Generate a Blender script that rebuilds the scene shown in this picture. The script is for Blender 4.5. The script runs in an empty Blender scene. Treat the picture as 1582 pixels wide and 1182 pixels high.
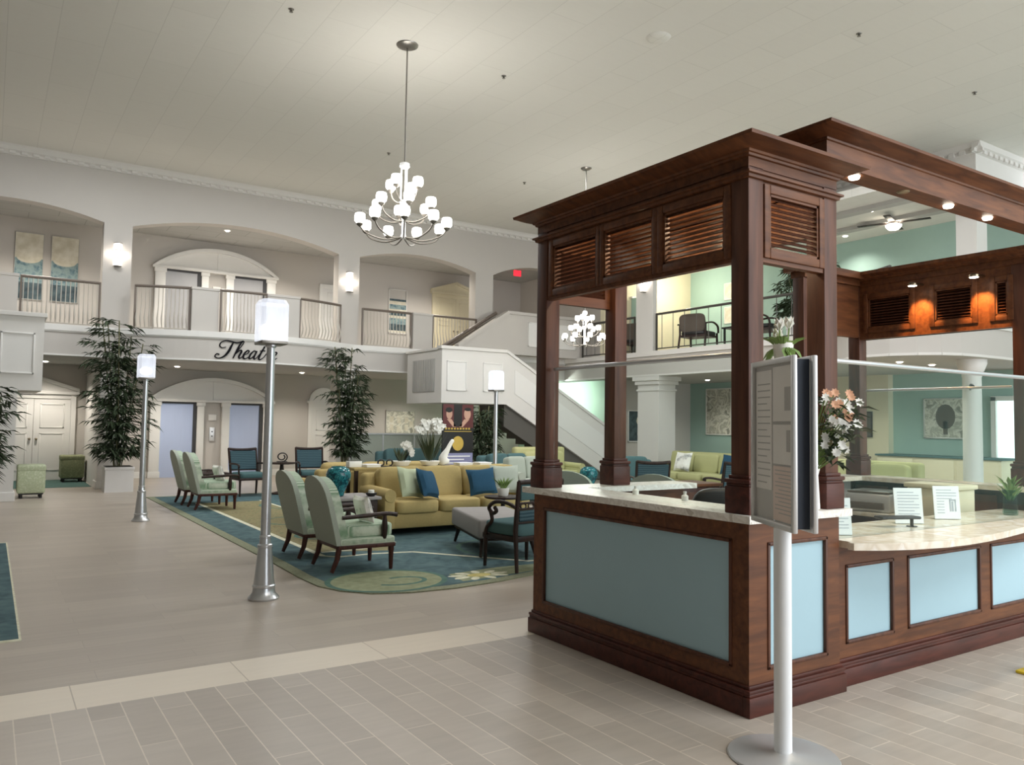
import bpy, bmesh, math, random
from mathutils import Vector, Matrix
C = bpy.context.scene.collection
PI = math.pi
rnd = random.Random(7)

# ------------------------------------------------------------------ materials
def lin(h):
    h = h.lstrip('#'); v = [int(h[i:i+2], 16)/255 for i in (0, 2, 4)]
    return tuple(((c+0.055)/1.055)**2.4 if c > 0.04045 else c/12.92 for c in v) + (1.0,)
def new_mat(name):
    m = bpy.data.materials.new(name); m.use_nodes = True
    nt = m.node_tree; b = nt.nodes['Principled BSDF']
    return m, nt, b
def N(nt, t, **kw):
    n = nt.nodes.new(t)
    for k, v in kw.items():
        if k in n.inputs: n.inputs[k].default_value = v
        else: setattr(n, k, v)
    return n
def coords(nt, scale=(1, 1, 1), rot=(0, 0, 0), loc=(0, 0, 0)):
    tc = N(nt, 'ShaderNodeTexCoord'); mp = N(nt, 'ShaderNodeMapping')
    mp.inputs['Scale'].default_value = scale; mp.inputs['Rotation'].default_value = rot; mp.inputs['Location'].default_value = loc
    nt.links.new(tc.outputs['Object'], mp.inputs['Vector']); return mp.outputs['Vector']
def mix(nt, fac, a, b):
    n = nt.nodes.new('ShaderNodeMix'); n.data_type = 'RGBA'
    def put(sock, v):
        if isinstance(v, (tuple, list)): sock.default_value = v
        elif isinstance(v, (int, float)): sock.default_value = v
        else: nt.links.new(v, sock)
    put(n.inputs[0], fac); put(n.inputs[6], a); put(n.inputs[7], b)
    return n.outputs[2]
def scale_c(c, k): return (c[0]*k, c[1]*k, c[2]*k, 1)
def plain(name, col, rough=0.6, metal=0.0, var=0.06, vscale=6, spec=None, bump=0.0, bscale=60, stretch=(1, 1, 1)):
    m, nt, b = new_mat(name); c = lin(col)
    no = N(nt, 'ShaderNodeTexNoise', Scale=vscale, Detail=4.0)
    nt.links.new(coords(nt, stretch), no.inputs['Vector'])
    nt.links.new(mix(nt, no.outputs['Fac'], scale_c(c, 1-var), scale_c(c, 1+var)), b.inputs['Base Color'])
    b.inputs['Roughness'].default_value = rough; b.inputs['Metallic'].default_value = metal
    if spec is not None: b.inputs['Specular IOR Level'].default_value = spec
    if bump:
        n2 = N(nt, 'ShaderNodeTexNoise', Scale=bscale, Detail=3.0); bp = N(nt, 'ShaderNodeBump', Strength=bump, Distance=0.01)
        nt.links.new(coords(nt, stretch), n2.inputs['Vector'])
        nt.links.new(n2.outputs['Fac'], bp.inputs['Height']); nt.links.new(bp.outputs['Normal'], b.inputs['Normal'])
    return m
def wood(name, dark, light, rough=0.35, stretch=(9, 9, 0.9)):
    m, nt, b = new_mat(name)
    no = N(nt, 'ShaderNodeTexNoise', Scale=2.5, Detail=6.0, Distortion=0.6)
    nt.links.new(coords(nt, stretch), no.inputs['Vector'])
    rp = N(nt, 'ShaderNodeValToRGB'); rp.color_ramp.elements[0].color = lin(dark); rp.color_ramp.elements[1].color = lin(light)
    rp.color_ramp.elements[0].position = 0.3; rp.color_ramp.elements[1].position = 0.72
    nt.links.new(no.outputs['Fac'], rp.inputs['Fac']); nt.links.new(rp.outputs['Color'], b.inputs['Base Color'])
    b.inputs['Roughness'].default_value = rough+0.08; b.inputs['Specular IOR Level'].default_value = 0.32
    return m
def glow(name, col, strength, base='#ffffff'):
    m, nt, b = new_mat(name)
    b.inputs['Base Color'].default_value = lin(base)
    b.inputs['Emission Color'].default_value = lin(col); b.inputs['Emission Strength'].default_value = strength
    b.inputs['Roughness'].default_value = 0.5
    no = N(nt, 'ShaderNodeTexNoise', Scale=14.0, Detail=2.0); nt.links.new(coords(nt), no.inputs['Vector'])
    nt.links.new(mix(nt, no.outputs['Fac'], scale_c(lin(col), 0.92), lin(col)), b.inputs['Emission Color'])
    return m
def glass(name, tint='#f7fbfa', rough=0.0, refl=0.012):
    m, nt, b = new_mat(name)
    nt.nodes.remove(b); out = nt.nodes['Material Output']
    tr = N(nt, 'ShaderNodeBsdfTransparent', Color=lin(tint)); gl = N(nt, 'ShaderNodeBsdfGlossy', Roughness=rough)
    gl.inputs['Color'].default_value = (1, 1, 1, 1)
    lw = N(nt, 'ShaderNodeLayerWeight', Blend=0.5); ms = N(nt, 'ShaderNodeMixShader')
    pw = N(nt, 'ShaderNodeMath', operation='POWER'); pw.inputs[1].default_value = 5.0
    mt = N(nt, 'ShaderNodeMath', operation='MULTIPLY_ADD'); mt.inputs[1].default_value = 0.5; mt.inputs[2].default_value = refl
    nt.links.new(lw.outputs['Facing'], pw.inputs[0]); nt.links.new(pw.outputs[0], mt.inputs[0])
    nt.links.new(mt.outputs[0], ms.inputs[0]); nt.links.new(tr.outputs[0], ms.inputs[1]); nt.links.new(gl.outputs[0], ms.inputs[2])
    nt.links.new(ms.outputs[0], out.inputs['Surface'])
    return m
def bricks(name, c1, c2, mortar, bw, rh, ms=0.004, rot=0.0, rough=0.35, off=0.5, var=0.12, bias=0.0, streak=(1.2, 9, 1), spec=0.5):
    m, nt, b = new_mat(name)
    br = nt.nodes.new('ShaderNodeTexBrick'); br.offset = off
    br.inputs['Color1'].default_value = lin(c1); br.inputs['Color2'].default_value = lin(c2); br.inputs['Mortar'].default_value = lin(mortar)
    br.inputs['Scale'].default_value = 1.0; br.inputs['Mortar Size'].default_value = ms; br.inputs['Mortar Smooth'].default_value = 0.3
    br.inputs['Bias'].default_value = bias; br.inputs['Brick Width'].default_value = bw; br.inputs['Row Height'].default_value = rh
    nt.links.new(coords(nt, rot=(0, 0, rot)), br.inputs['Vector'])
    no = N(nt, 'ShaderNodeTexNoise', Scale=2.2, Detail=5.0)
    nt.links.new(coords(nt, streak, rot=(0, 0, rot)), no.inputs['Vector'])
    mu = nt.nodes.new('ShaderNodeMix'); mu.data_type = 'RGBA'; mu.blend_type = 'MULTIPLY'; mu.inputs[0].default_value = 1.0
    nt.links.new(br.outputs['Color'], mu.inputs[6])
    nt.links.new(mix(nt, no.outputs['Fac'], (1-var, 1-var, 1-var, 1), (1+var, 1+var, 1+var, 1)), mu.inputs[7])
    nt.links.new(mu.outputs[2], b.inputs['Base Color'])
    b.inputs['Roughness'].default_value = rough; b.inputs['Specular IOR Level'].default_value = spec
    return m
def striped(name, c1, c2, scale=60, axis=(1, 0, 0), rough=0.9):
    m, nt, b = new_mat(name)
    wv = N(nt, 'ShaderNodeTexWave', Scale=scale, Distortion=1.2, Detail=1.0)
    r = (0, 0, 0)
    wv.bands_direction = 'X' if axis[0] else ('Y' if axis[1] else 'Z')
    nt.links.new(coords(nt), wv.inputs['Vector'])
    nt.links.new(mix(nt, wv.outputs['Fac'], lin(c1), lin(c2)), b.inputs['Base Color'])
    b.inputs['Roughness'].default_value = rough; b.inputs['Specular IOR Level'].default_value = 0.2
    return m
def speckle(name, cols, scale=8, rough=0.8, detail=3.0, dist=0.0):
    m, nt, b = new_mat(name)
    no = N(nt, 'ShaderNodeTexNoise', Scale=scale, Detail=detail, Distortion=dist); nt.links.new(coords(nt), no.inputs['Vector'])
    rp = N(nt, 'ShaderNodeValToRGB'); cr = rp.color_ramp
    cr.elements[0].color = lin(cols[0]); cr.elements[0].position = 0.35
    cr.elements[1].color = lin(cols[-1]); cr.elements[1].position = 0.65
    for i, c in enumerate(cols[1:-1]):
        e = cr.elements.new(0.35+0.3*(i+1)/(len(cols)-1)); e.color = lin(c)
    nt.links.new(no.outputs['Fac'], rp.inputs['Fac']); nt.links.new(rp.outputs['Color'], b.inputs['Base Color'])
    b.inputs['Roughness'].default_value = rough
    return m

M = {}
M['wall'] = plain('wall_paint_beige', '#c0bbb5', 0.85, var=0.03, vscale=2, bump=0.05)
M['wall_unseen'] = plain('wall_paint_taupe', '#8a847b', 0.85, var=0.03)
M['wall_white'] = plain('wall_paint_offwhite', '#d8d5d0', 0.8, var=0.02)
M['trim'] = plain('trim_white', '#e0deda', 0.55, var=0.02)
M['cream'] = plain('wall_paint_cream', '#ddd4b8', 0.85, var=0.03)
M['teal_wall'] = plain('wall_paint_teal', '#a0bcb3', 0.85, var=0.03)
M['mint_wall'] = plain('wall_paint_mint', '#c9e6d0', 0.85, var=0.03)
M['ceiling'] = bricks('ceiling_tiles', '#dfddd6', '#dcdad3', '#d0cec7', 1.9, 0.62, ms=0.006, rot=PI/2, rough=0.9, var=0.02, spec=0.1)
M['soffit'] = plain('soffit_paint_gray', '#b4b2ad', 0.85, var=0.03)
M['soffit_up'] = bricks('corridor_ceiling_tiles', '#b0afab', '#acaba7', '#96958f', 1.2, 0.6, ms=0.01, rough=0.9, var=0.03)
M['floor_far'] = bricks('floor_planks_far', '#b3a89b', '#a89d91', '#9c9186', 1.2, 0.19, ms=0.002, rough=0.36, var=0.09, streak=(0.9, 9, 1))
M['floor_near'] = bricks('floor_planks_near', '#b8aea3', '#a79d92', '#cfc4b6', 0.92, 0.165, ms=0.0035, rot=PI/2, rough=0.38, var=0.12, streak=(1.3, 8, 1))
M['strip'] = bricks('floor_strip_tile', '#dfd4c4', '#d9cdbc', '#b8ac9c', 0.9, 0.6, ms=0.004, rough=0.4, var=0.05)
M['wood'] = wood('mahogany', '#472a1f', '#66402f', 0.4)
M['wood_h'] = wood('mahogany_rail', '#502f1e', '#76492c', 0.4, (1.2, 9, 9))
M['wood_base'] = wood('mahogany_base', '#3f1f18', '#5b2f25', 0.38, (1.2, 9, 9))
M['dark_wood'] = wood('dark_walnut', '#1f1512', '#3a2620', 0.35)
M['leg_wood'] = wood('cherry_legs', '#3a1f18', '#55302a', 0.35)
M['blue_panel'] = plain('pale_blue_panel', '#a4c3cf', 0.55, var=0.02)
M['stone'] = speckle('quartz_counter', ['#efe8dc', '#e6dccb', '#d9ccb7', '#efe9e0'], 5, 0.22, 8.0, 1.2)
M['stone_edge'] = speckle('quartz_edge', ['#f0ece6', '#ddd8d0', '#f3f0ea', '#c9c2b8'], 9, 0.3, 8.0, 1.5)
M['steel'] = plain('brushed_steel', '#d0d2d6', 0.3, 0.85, var=0.04)
M['nickel'] = plain('brushed_nickel', '#8d8983', 0.35, 1.0, var=0.05)
M['white_metal'] = plain('white_metal', '#eef0f2', 0.4, var=0.02)
M['alum'] = plain('aluminium_frame', '#d6d6d6', 0.35, 0.6, var=0.03)
M['navy_core'] = plain('navy_panel', '#28303e', 0.5, var=0.05)
M['glass'] = glass('clear_glass')
M['pane_teal'] = glass('tinted_glass', '#d6e8e4')
M['black'] = plain('black_plastic', '#1b1a1a', 0.4, var=0.1)
M['rail'] = plain('handrail_brown', '#6a5f56', 0.45, var=0.05)
M['baluster'] = plain('baluster_metal', '#b9b3aa', 0.5, 0.1, var=0.05)
M['dark_rail'] = plain('dark_handrail', '#55524e', 0.4, 0.5)
def frosted(name, em):
    m, nt, b = new_mat(name); out = nt.nodes['Material Output']
    b.inputs['Base Color'].default_value = lin('#c3c9d4'); b.inputs['Roughness'].default_value = 0.25
    b.inputs['Emission Color'].default_value = lin('#f2f5ff'); b.inputs['Emission Strength'].default_value = em
    tr = N(nt, 'ShaderNodeBsdfTransparent'); ms = N(nt, 'ShaderNodeMixShader')
    no = N(nt, 'ShaderNodeTexNoise', Scale=20.0); nt.links.new(coords(nt, (1, 1, 0.2)), no.inputs['Vector'])
    mr = N(nt, 'ShaderNodeMapRange'); mr.inputs[3].default_value = 0.35; mr.inputs[4].default_value = 0.6
    nt.links.new(no.outputs['Fac'], mr.inputs[0]); nt.links.new(mr.outputs[0], ms.inputs[0])
    nt.links.new(tr.outputs[0], ms.inputs[1]); nt.links.new(b.outputs[0], ms.inputs[2]); nt.links.new(ms.outputs[0], out.inputs['Surface'])
    return m
M['lamp_white'] = frosted('lamp_glass_lit', 0.32)
M['lamp_bulb'] = glow('lamp_bulb_lit', '#fffdf8', 2.6)
M['lampglass'] = glass('lamp_box_glass', '#e9edf2', 0.25)
M['shade_glow'] = glow('chandelier_shade_lit', '#fffaf0', 3.0)
M['spot_glow'] = glow('downlight_lit', '#fff2dd', 8.0)
M['sconce_glow'] = glow('sconce_lit', '#fff3e6', 1.7)
M['exit_red'] = glow('exit_red', '#ff3040', 0.7, '#aa2030')
M['elev'] = plain('elevator_door_steel', '#b2bdd8', 0.45, 0.25, var=0.03, stretch=(1, 1, 0.1), vscale=20)
M['elev_up'] = plain('elevator_door_upper', '#a3a2a3', 0.5, 0.25, var=0.03)
M['dark_gap'] = plain('dark_recess', '#3c3c3e', 0.7)
M['rug_edge'] = speckle('rug_olive_edge', ['#7c8068', '#8d9178'], 40, 0.95)
M['rug_teal'] = speckle('rug_teal', ['#395258', '#476267', '#546e70'], 5, 0.95, 6.0, 1.0)
M['rug_olive'] = speckle('rug_olive', ['#72684a', '#8f8560', '#6b704f'], 14, 0.95, 4.0, 0.8)
M['rug_cream'] = speckle('rug_cream', ['#c9c7ae', '#dedcc6'], 20, 0.95)
M['rug_sage'] = speckle('rug_sage', ['#83896a', '#949a7b'], 12, 0.95)
M['rug_yellow'] = speckle('rug_yellow', ['#b8ab68', '#cabd7c'], 12, 0.95)
M['rug_ring'] = speckle('rug_ring', ['#46685f', '#557668'], 12, 0.95)
M['carpet_green'] = speckle('carpet_green', ['#4a6a62', '#3f5c57'], 20, 0.95)
M['sage'] = plain('sage_fabric', '#abb2a6', 0.95, var=0.05, vscale=40, spec=0.15, bump=0.1)
M['sage_pat'] = striped('sage_patterned_fabric', '#84a084', '#d0d9c8', 20, (1, 0, 0))
M['gold'] = plain('gold_fabric', '#b3a06e', 0.95, var=0.08, vscale=30, spec=0.15, bump=0.12)
M['lime'] = plain('lime_gold_fabric', '#b4b283', 0.95, var=0.06, spec=0.15)
M['teal_fab'] = plain('teal_fabric', '#506b6d', 0.95, var=0.06, spec=0.15)
M['navy_fab'] = plain('navy_fabric', '#2b4e66', 0.9, var=0.08, vscale=20, spec=0.2)
M['blue_stripe'] = striped('blue_striped_fabric', '#2d444e', '#4f666d', 9, (0, 0, 1))
M['pale_sage'] = plain('pale_sage_fabric', '#b6bfa2', 0.95, var=0.06, spec=0.15)
M['white_fab'] = speckle('white_patterned_fabric', ['#f1efea', '#e8e5de', '#9a9b99'], 7, 0.9)
M['gray_fab'] = plain('gray_fabric', '#9c9896', 0.95, var=0.05, spec=0.15, bump=0.1)
M['taupe_fab'] = plain('taupe_fabric', '#5f564d', 0.9, var=0.06)
M['otto'] = speckle('ottoman_fabric', ['#b9c0a2', '#a9b293', '#c2c8ae'], 25, 0.9)
M['otto_dk'] = speckle('ottoman_fabric_dark', ['#8d916f', '#7f8463', '#979c7a'], 25, 0.9)
M['green'] = plain('leaf_green', '#37452d', 0.6, var=0.4, vscale=3)
M['leaf_bright'] = plain('leaf_bright', '#6f8a45', 0.55, var=0.25, vscale=5)
M['stem'] = plain('cane_stem', '#6b6a4a', 0.6, var=0.15)
M['soil'] = plain('soil', '#2c2620', 0.95, var=0.3, vscale=30)
M['petal'] = plain('white_petal', '#f4f3ec', 0.6, var=0.03)
M['petal_peach'] = plain('peach_petal', '#d9a583', 0.6, var=0.1)
M['planter'] = plain('white_planter', '#d9d6d4', 0.5, var=0.02)
M['ceramic'] = speckle('teal_ceramic', ['#0d3c46', '#175963', '#2f8a90', '#0b2d38'], 16, 0.15, 3.0, 1.5)
M['paper'] = plain('white_paper', '#f2f3f6', 0.7, var=0.01)
M['ink'] = plain('gray_ink', '#b4bac4', 0.8)
M['poster_black'] = plain('poster_black', '#17120f', 0.4, var=0.1)
M['poster_red'] = plain('poster_dark_red', '#5a2323', 0.4, var=0.2)
M['skin'] = plain('poster_portrait', '#c49a85', 0.5, var=0.15)
M['gold_metal'] = plain('gold_print', '#cfae52', 0.4, 0.2, var=0.15)
M['lilac'] = plain('poster_text_lilac', '#8d8fb5', 0.5)
M['art_top'] = speckle('canvas_cream', ['#dcd7c8', '#c9c2ae'], 6, 0.8)
M['art_blue'] = speckle('canvas_blue', ['#6e868d', '#8fa3a2', '#57737f'], 7, 0.8)
M['art_dark'] = speckle('canvas_ink', ['#2c3b42', '#54666b'], 6, 0.8)
M['art_gray'] = speckle('canvas_gray', ['#d9d6c6', '#a8a79a', '#e2dfd2', '#8f8f84'], 4, 0.8, 4.0, 1.0)
M['sign_paper'] = speckle('notice_sheet', ['#e6e3de', '#dcd9d3'], 3, 0.35)
M['sign_dark'] = plain('notice_gray', '#b3b1ad', 0.35)
M['sign_pink'] = plain('notice_pinkish', '#dccabf', 0.35, var=0.08)
M['screen'] = plain('screen_black', '#121316', 0.15, var=0.05)
M['yellow'] = plain('yellow_plastic', '#e0c22a', 0.5)
M['amber'] = wood('amber_lit_wood', '#8a4a1d', '#a85f28', 0.4)
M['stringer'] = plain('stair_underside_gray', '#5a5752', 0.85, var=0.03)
M['arm_metal'] = plain('dark_nickel', '#6a655d', 0.5, 0.4, var=0.05)
M['ink_gray'] = plain('printed_gray', '#aeaca8', 0.5)
M['letter'] = plain('black_lettering', '#17161a', 0.85, spec=0.1)
M['brass'] = plain('brass_hardware', '#9b8f78', 0.3, 1.0)

# ------------------------------------------------------------------ mesh building
class MB:
    def __init__(s): s.bm = bmesh.new(); s.mi = 0; s.n0 = 0
    def mark(s): s.n0 = len(s.bm.verts); return s
    def xf(s, mat):
        s.bm.verts.ensure_lookup_table()
        for v in s.bm.verts[s.n0:]: v.co = mat @ v.co
        return s
    def rz(s, a, c=(0, 0, 0)):
        return s.xf(Matrix.Translation(c) @ Matrix.Rotation(a, 4, 'Z'))
    def face(s, vs):
        try: f = s.bm.faces.new(vs)
        except ValueError: return None
        f.material_index = s.mi; f.smooth = True; return f
    def box(s, x0, y0, z0, x1, y1, z1, bev=0.0, seg=2):
        x0, x1 = min(x0, x1), max(x0, x1); y0, y1 = min(y0, y1), max(y0, y1); z0, z1 = min(z0, z1), max(z0, z1)
        V = [s.bm.verts.new(p) for p in ((x0, y0, z0), (x1, y0, z0), (x1, y1, z0), (x0, y1, z0), (x0, y0, z1), (x1, y0, z1), (x1, y1, z1), (x0, y1, z1))]
        F = [s.face([V[i] for i in q]) for q in ((3, 2, 1, 0), (4, 5, 6, 7), (0, 1, 5, 4), (1, 2, 6, 5), (2, 3, 7, 6), (3, 0, 4, 7))]
        if bev:
            es = set(e for f in F for e in f.edges)
            r = bmesh.ops.bevel(s.bm, geom=list(es), offset=min(bev, 0.49*min(x1-x0, y1-y0, z1-z0)), segments=seg, affect='EDGES', profile=0.5)
            for f in r['faces']: f.material_index = s.mi; f.smooth = True
        return s
    def cbox(s, c, size, bev=0.0): 
        return s.box(c[0]-size[0]/2, c[1]-size[1]/2, c[2]-size[2]/2, c[0]+size[0]/2, c[1]+size[1]/2, c[2]+size[2]/2, bev)
    def tube(s, pts, r, n=8, closed=False, cap=True):
        pts = [Vector(p) for p in pts]; m = len(pts); rs = r if isinstance(r, (list, tuple)) else [r]*m
        rings = []; prev = None
        for i, p in enumerate(pts):
            if closed: t = pts[(i+1) % m]-pts[i-1]
            else: t = pts[min(i+1, m-1)]-pts[max(i-1, 0)]
            t.normalize()
            if prev is None:
                a = Vector((0, 0, 1)) if abs(t.z) < 0.9 else Vector((1, 0, 0))
                u = t.cross(a).normalized()
            else:
                u = prev-t*prev.dot(t)
                u = u.normalized() if u.length > 1e-6 else t.orthogonal().normalized()
            prev = u; w = t.cross(u)
            rings.append([s.bm.verts.new(p+(u*math.cos(2*PI*k/n)+w*math.sin(2*PI*k/n))*rs[i]) for k in range(n)])
        for i in range(m if closed else m-1):
            A, B = rings[i], rings[(i+1) % m]
            for k in range(n): s.face([A[k], A[(k+1) % n], B[(k+1) % n], B[k]])
        if cap and not closed:
            s.face(rings[0][::-1]); s.face(rings[-1])
        return s
    def cyl(s, p0, p1, r0, r1=None, n=16): return s.tube([p0, p1], [r0, r0 if r1 is None else r1], n)
    def lathe(s, prof, c=(0, 0, 0), n=24):
        rings = []
        for r, z in prof:
            if r < 1e-5: rings.append([s.bm.verts.new((c[0], c[1], c[2]+z))])
            else: rings.append([s.bm.verts.new((c[0]+r*math.cos(2*PI*k/n), c[1]+r*math.sin(2*PI*k/n), c[2]+z)) for k in range(n)])
        for A, B in zip(rings, rings[1:]):
            for k in range(n):
                a = [A[0]] if len(A) == 1 else [A[k], A[(k+1) % n]]
                b = [B[0]] if len(B) == 1 else [B[(k+1) % n], B[k]]
                if len(a)+len(b) > 2: s.face(a+b)
        if len(rings[0]) > 1: s.face(rings[0][::-1])
        if len(rings[-1]) > 1: s.face(rings[-1])
        return s
    def prism(s, poly, axis, a, b):
        def P(u, v, w): return {'x': (w, u, v), 'y': (u, w, v), 'z': (u, v, w)}[axis]
        A = [s.bm.verts.new(P(u, v, a)) for u, v in poly]; B = [s.bm.verts.new(P(u, v, b)) for u, v in poly]
        s.face(A[::-1]); s.face(B); n = len(poly)
        for i in range(n): s.face([A[i], A[(i+1) % n], B[(i+1) % n], B[i]])
        return s
    def soft(s, c, h, e=0.35, nu=28, nv=14):
        f = lambda w, p: math.copysign(abs(w)**p, w)
        rows = []
        for j in range(nv+1):
            v = -PI/2+PI*j/nv
            if j in (0, nv): rows.append([s.bm.verts.new((c[0], c[1], c[2]+h[2]*math.copysign(1, v)))]); continue
            rows.append([s.bm.verts.new((c[0]+h[0]*f(math.cos(v), e)*f(math.cos(2*PI*i/nu), e), c[1]+h[1]*f(math.cos(v), e)*f(math.sin(2*PI*i/nu), e), c[2]+h[2]*f(math.sin(v), e))) for i in range(nu)])
        for A, B in zip(rows, rows[1:]):
            for k in range(nu):
                a = [A[0]] if len(A) == 1 else [A[k], A[(k+1) % nu]]
                b = [B[0]] if len(B) == 1 else [B[(k+1) % nu], B[k]]
                s.face(a+b)
        return s
    def ball(s, c, r, n=12):
        r = (r, r, r) if not isinstance(r, (tuple, list)) else r
        return s.soft(c, r, 1.0, n, max(6, n//2))
    def pillow(s, w, h, t, mat=None, n=10):
        # square cushion standing in the XZ plane, centred on the origin, thickness along y
        s.mark(); g = {}
        for sd in (1, -1):
            for i in range(n+1):
                for j in range(n+1):
                    u, v = 2*i/n-1, 2*j/n-1
                    if sd == -1 and (i in (0, n) or j in (0, n)): g[sd, i, j] = g[1, i, j]; continue
                    pin = 1-0.10*(1-abs(u)**1.5)*abs(v)**6 - 0.0
                    pin2 = 1-0.10*(1-abs(v)**1.5)*abs(u)**6
                    th = t/2*((1-u**4)*(1-v**4))**0.6
                    g[sd, i, j] = s.bm.verts.new((u*w/2*pin2, sd*th, v*h/2*pin))
        for sd in (1, -1):
            for i in range(n):
                for j in range(n):
                    q = [g[sd, i, j], g[sd, i+1, j], g[sd, i+1, j+1], g[sd, i, j+1]]
                    s.face(q[::-1] if sd == 1 else q)
        if mat is not None: s.xf(mat)
        return s
    def leaf(s, base, d, length, width, up=Vector((0, 0, 1)), droop=0.25):
        d = Vector(d).normalized(); sd = d.cross(up)
        sd = sd.normalized() if sd.length > 1e-4 else Vector((1, 0, 0)); base = Vector(base)
        nrm = sd.cross(d)
        a = s.bm.verts.new(base); m = base+d*length*0.45; tip = base+d*length-Vector((0, 0, 1))*length*droop
        l = s.bm.verts.new(m+sd*width/2+nrm*width*0.12); r = s.bm.verts.new(m-sd*width/2+nrm*width*0.12)
        c = s.bm.verts.new(m-Vector((0, 0, 1))*length*droop*0.2); t = s.bm.verts.new(tip)
        s.face([a, c, l]); s.face([a, r, c]); s.face([l, c, t]); s.face([c, r, t])
        return s
def obj(name, mb, mat, parent=None, sharp=38, kind=None):
    me = bpy.data.meshes.new(name)
    bmesh.ops.recalc_face_normals(mb.bm, faces=mb.bm.faces[:])
    mb.bm.to_mesh(me); mb.bm.free()
    for m in (mat if isinstance(mat, (list, tuple)) else [mat]): me.materials.append(m)
    me.set_sharp_from_angle(angle=math.radians(sharp))
    o = bpy.data.objects.new(name, me); C.objects.link(o)
    if parent is not None: o.parent = parent
    if kind: o['kind'] = kind
    return o
def struct(name, mb, mat, parent=None, smooth=False):
    o = obj(name, mb, mat, parent)
    if not smooth:
        for p in o.data.polygons: p.use_smooth = False
    if parent is None: o['kind'] = 'structure'
    return o
def thing(name, label, cat, loc=(0, 0, 0), rz=0.0, group=None):
    o = bpy.data.objects.new(name, None); C.objects.link(o); o.empty_display_size = 0.1
    o.location = loc; o.rotation_euler = (0, 0, rz); o['label'] = label; o['category'] = cat
    if group: o['group'] = group
    return o
def tag(o, label, cat, group=None):
    o['label'] = label; o['category'] = cat
    if group: o['group'] = group
    return o
def dup(root, loc, rz, label, group=None):
    r = root.copy(); C.objects.link(r); r.location = loc; r.rotation_euler = (0, 0, rz); r['label'] = label
    if group: r['group'] = group
    for ch in list(root.children):
        c = ch.copy(); C.objects.link(c); c.parent = r
        for g in list(ch.children):
            d = g.copy(); C.objects.link(d); d.parent = c
    return r
def catmull(P, k=6):
    P = [Vector(p) for p in P]; out = []
    for i in range(len(P)-1):
        p0 = P[max(i-1, 0)]; p1 = P[i]; p2 = P[i+1]; p3 = P[min(i+2, len(P)-1)]
        for j in range(k):
            t = j/k
            out.append(0.5*((2*p1)+(p2-p0)*t+(2*p0-5*p1+4*p2-p3)*t*t+(3*p1-p0-3*p2+p3)*t**3))
    out.append(P[-1]); return out
def light(name, typ, loc, energy, col=(1, 1, 1), size=0.1, rot=(0, 0, 0), **kw):
    L = bpy.data.lights.new(name, typ); L.energy = energy; L.color = col
    if typ == 'AREA':
        L.shape = 'RECTANGLE'; L.size = size if not isinstance(size, tuple) else size[0]; L.size_y = size if not isinstance(size, tuple) else size[1]
    elif typ == 'SUN': L.angle = size
    else: L.shadow_soft_size = size
    for k, v in kw.items(): setattr(L, k, v)
    o = bpy.data.objects.new(name, L); C.objects.link(o); o.location = loc; o.rotation_euler = rot
    return o
# ------------------------------------------------------------------ room shell
YF, YB, ZC = 19.3, 22.3, 7.17
m = MB()
m.mi = 0; m.box(-5, 5.27, -0.1, 18.2, 22.5, 0)
m.mi = 1; m.box(-5, 4.83, -0.1, 18.2, 5.27, 0)
m.mi = 2; m.box(-5, -7, -0.1, 18.2, 4.83, 0)
m.mi = 3; m.box(-3, 19.9, 0, 1.97, 22.3, 0.005)
struct('floor', m, [M['floor_far'], M['strip'], M['floor_near'], M['carpet_green']])
struct('ceiling', MB().box(-5, -7, ZC, 18.2, 19.7, ZC+0.2), M['ceiling'])
struct('wall_front', MB().box(-5, -7.2, 0, 3.5, -7, ZC), M['wall_unseen'])
struct('wall_left', MB().box(-5.2, -7, 0, -5, 22.5, ZC), M['wall_unseen'])
m = MB(); m.box(-5, YB, 0, 15, YB+0.2, 6.6)
struct('wall_back', m, M['wall'])
# arcade of the upper storey
bays = [(-1.55, 1.95, 6.08), (2.52, 7.35, 6.17), (7.92, 11.44, 6.09), (12.03, 15.2, 6.2)]
m = MB()
for xa, xb, zc in bays:
    n = 22; c = (xa+xb)/2; hw = (xb-xa)/2; rise = zc-5.82
    R = (hw*hw+rise*rise)/(2*rise)
    arc = [(xa+2*hw*i/n, zc-R+math.sqrt(R*R-(xa+2*hw*i/n-c)**2)) for i in range(n+1)]
    for (x0, z0), (x1, z1) in zip(arc, arc[1:]):
        m.prism([(x0, z0), (x1, z1), (x1, ZC), (x0, ZC)], 'y', YF, YF+0.35)
for xa, xb in ((-5, -1.55), (1.95, 2.52), (7.35, 7.92), (11.44, 12.03), (15.2, 16.0)):
    m.box(xa, YF, 3.47, xb, YF+0.35, ZC)
bmesh.ops.remove_doubles(m.bm, verts=m.bm.verts[:], dist=0.0005)
struct('wall_arcade', m, M['wall'])
def bow(x):
    t = (x-4.95)/2.75
    return 19.08-(0.78*(1-t*t) if abs(t) < 1 else 0)
xs = [-5, 0, 2.2]+[2.2+5.5*i/24 for i in range(1, 24)]+[7.7, 9.5, 15]
edge = [(x, bow(x)) for x in xs]
m = MB(); m.mi = 0
m.prism(edge+[(15, YB), (-5, YB)], 'z', 2.85, 3.47)
struct('floor_balcony', m, M['wall'])
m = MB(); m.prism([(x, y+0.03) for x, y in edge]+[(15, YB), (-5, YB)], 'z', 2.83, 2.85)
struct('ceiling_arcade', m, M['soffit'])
m = MB()
for (x0, y0), (x1, y1) in zip(edge, edge[1:]):
    for z0, z1, o in ((3.36, 3.49, 0.05), (3.33, 3.37, 0.025), (2.835, 2.87, 0.015)):
        m.prism([(x0, y0-o), (x1, y1-o), (x1, y1+0.04), (x0, y0+0.04)], 'z', z0, z1)
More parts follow.
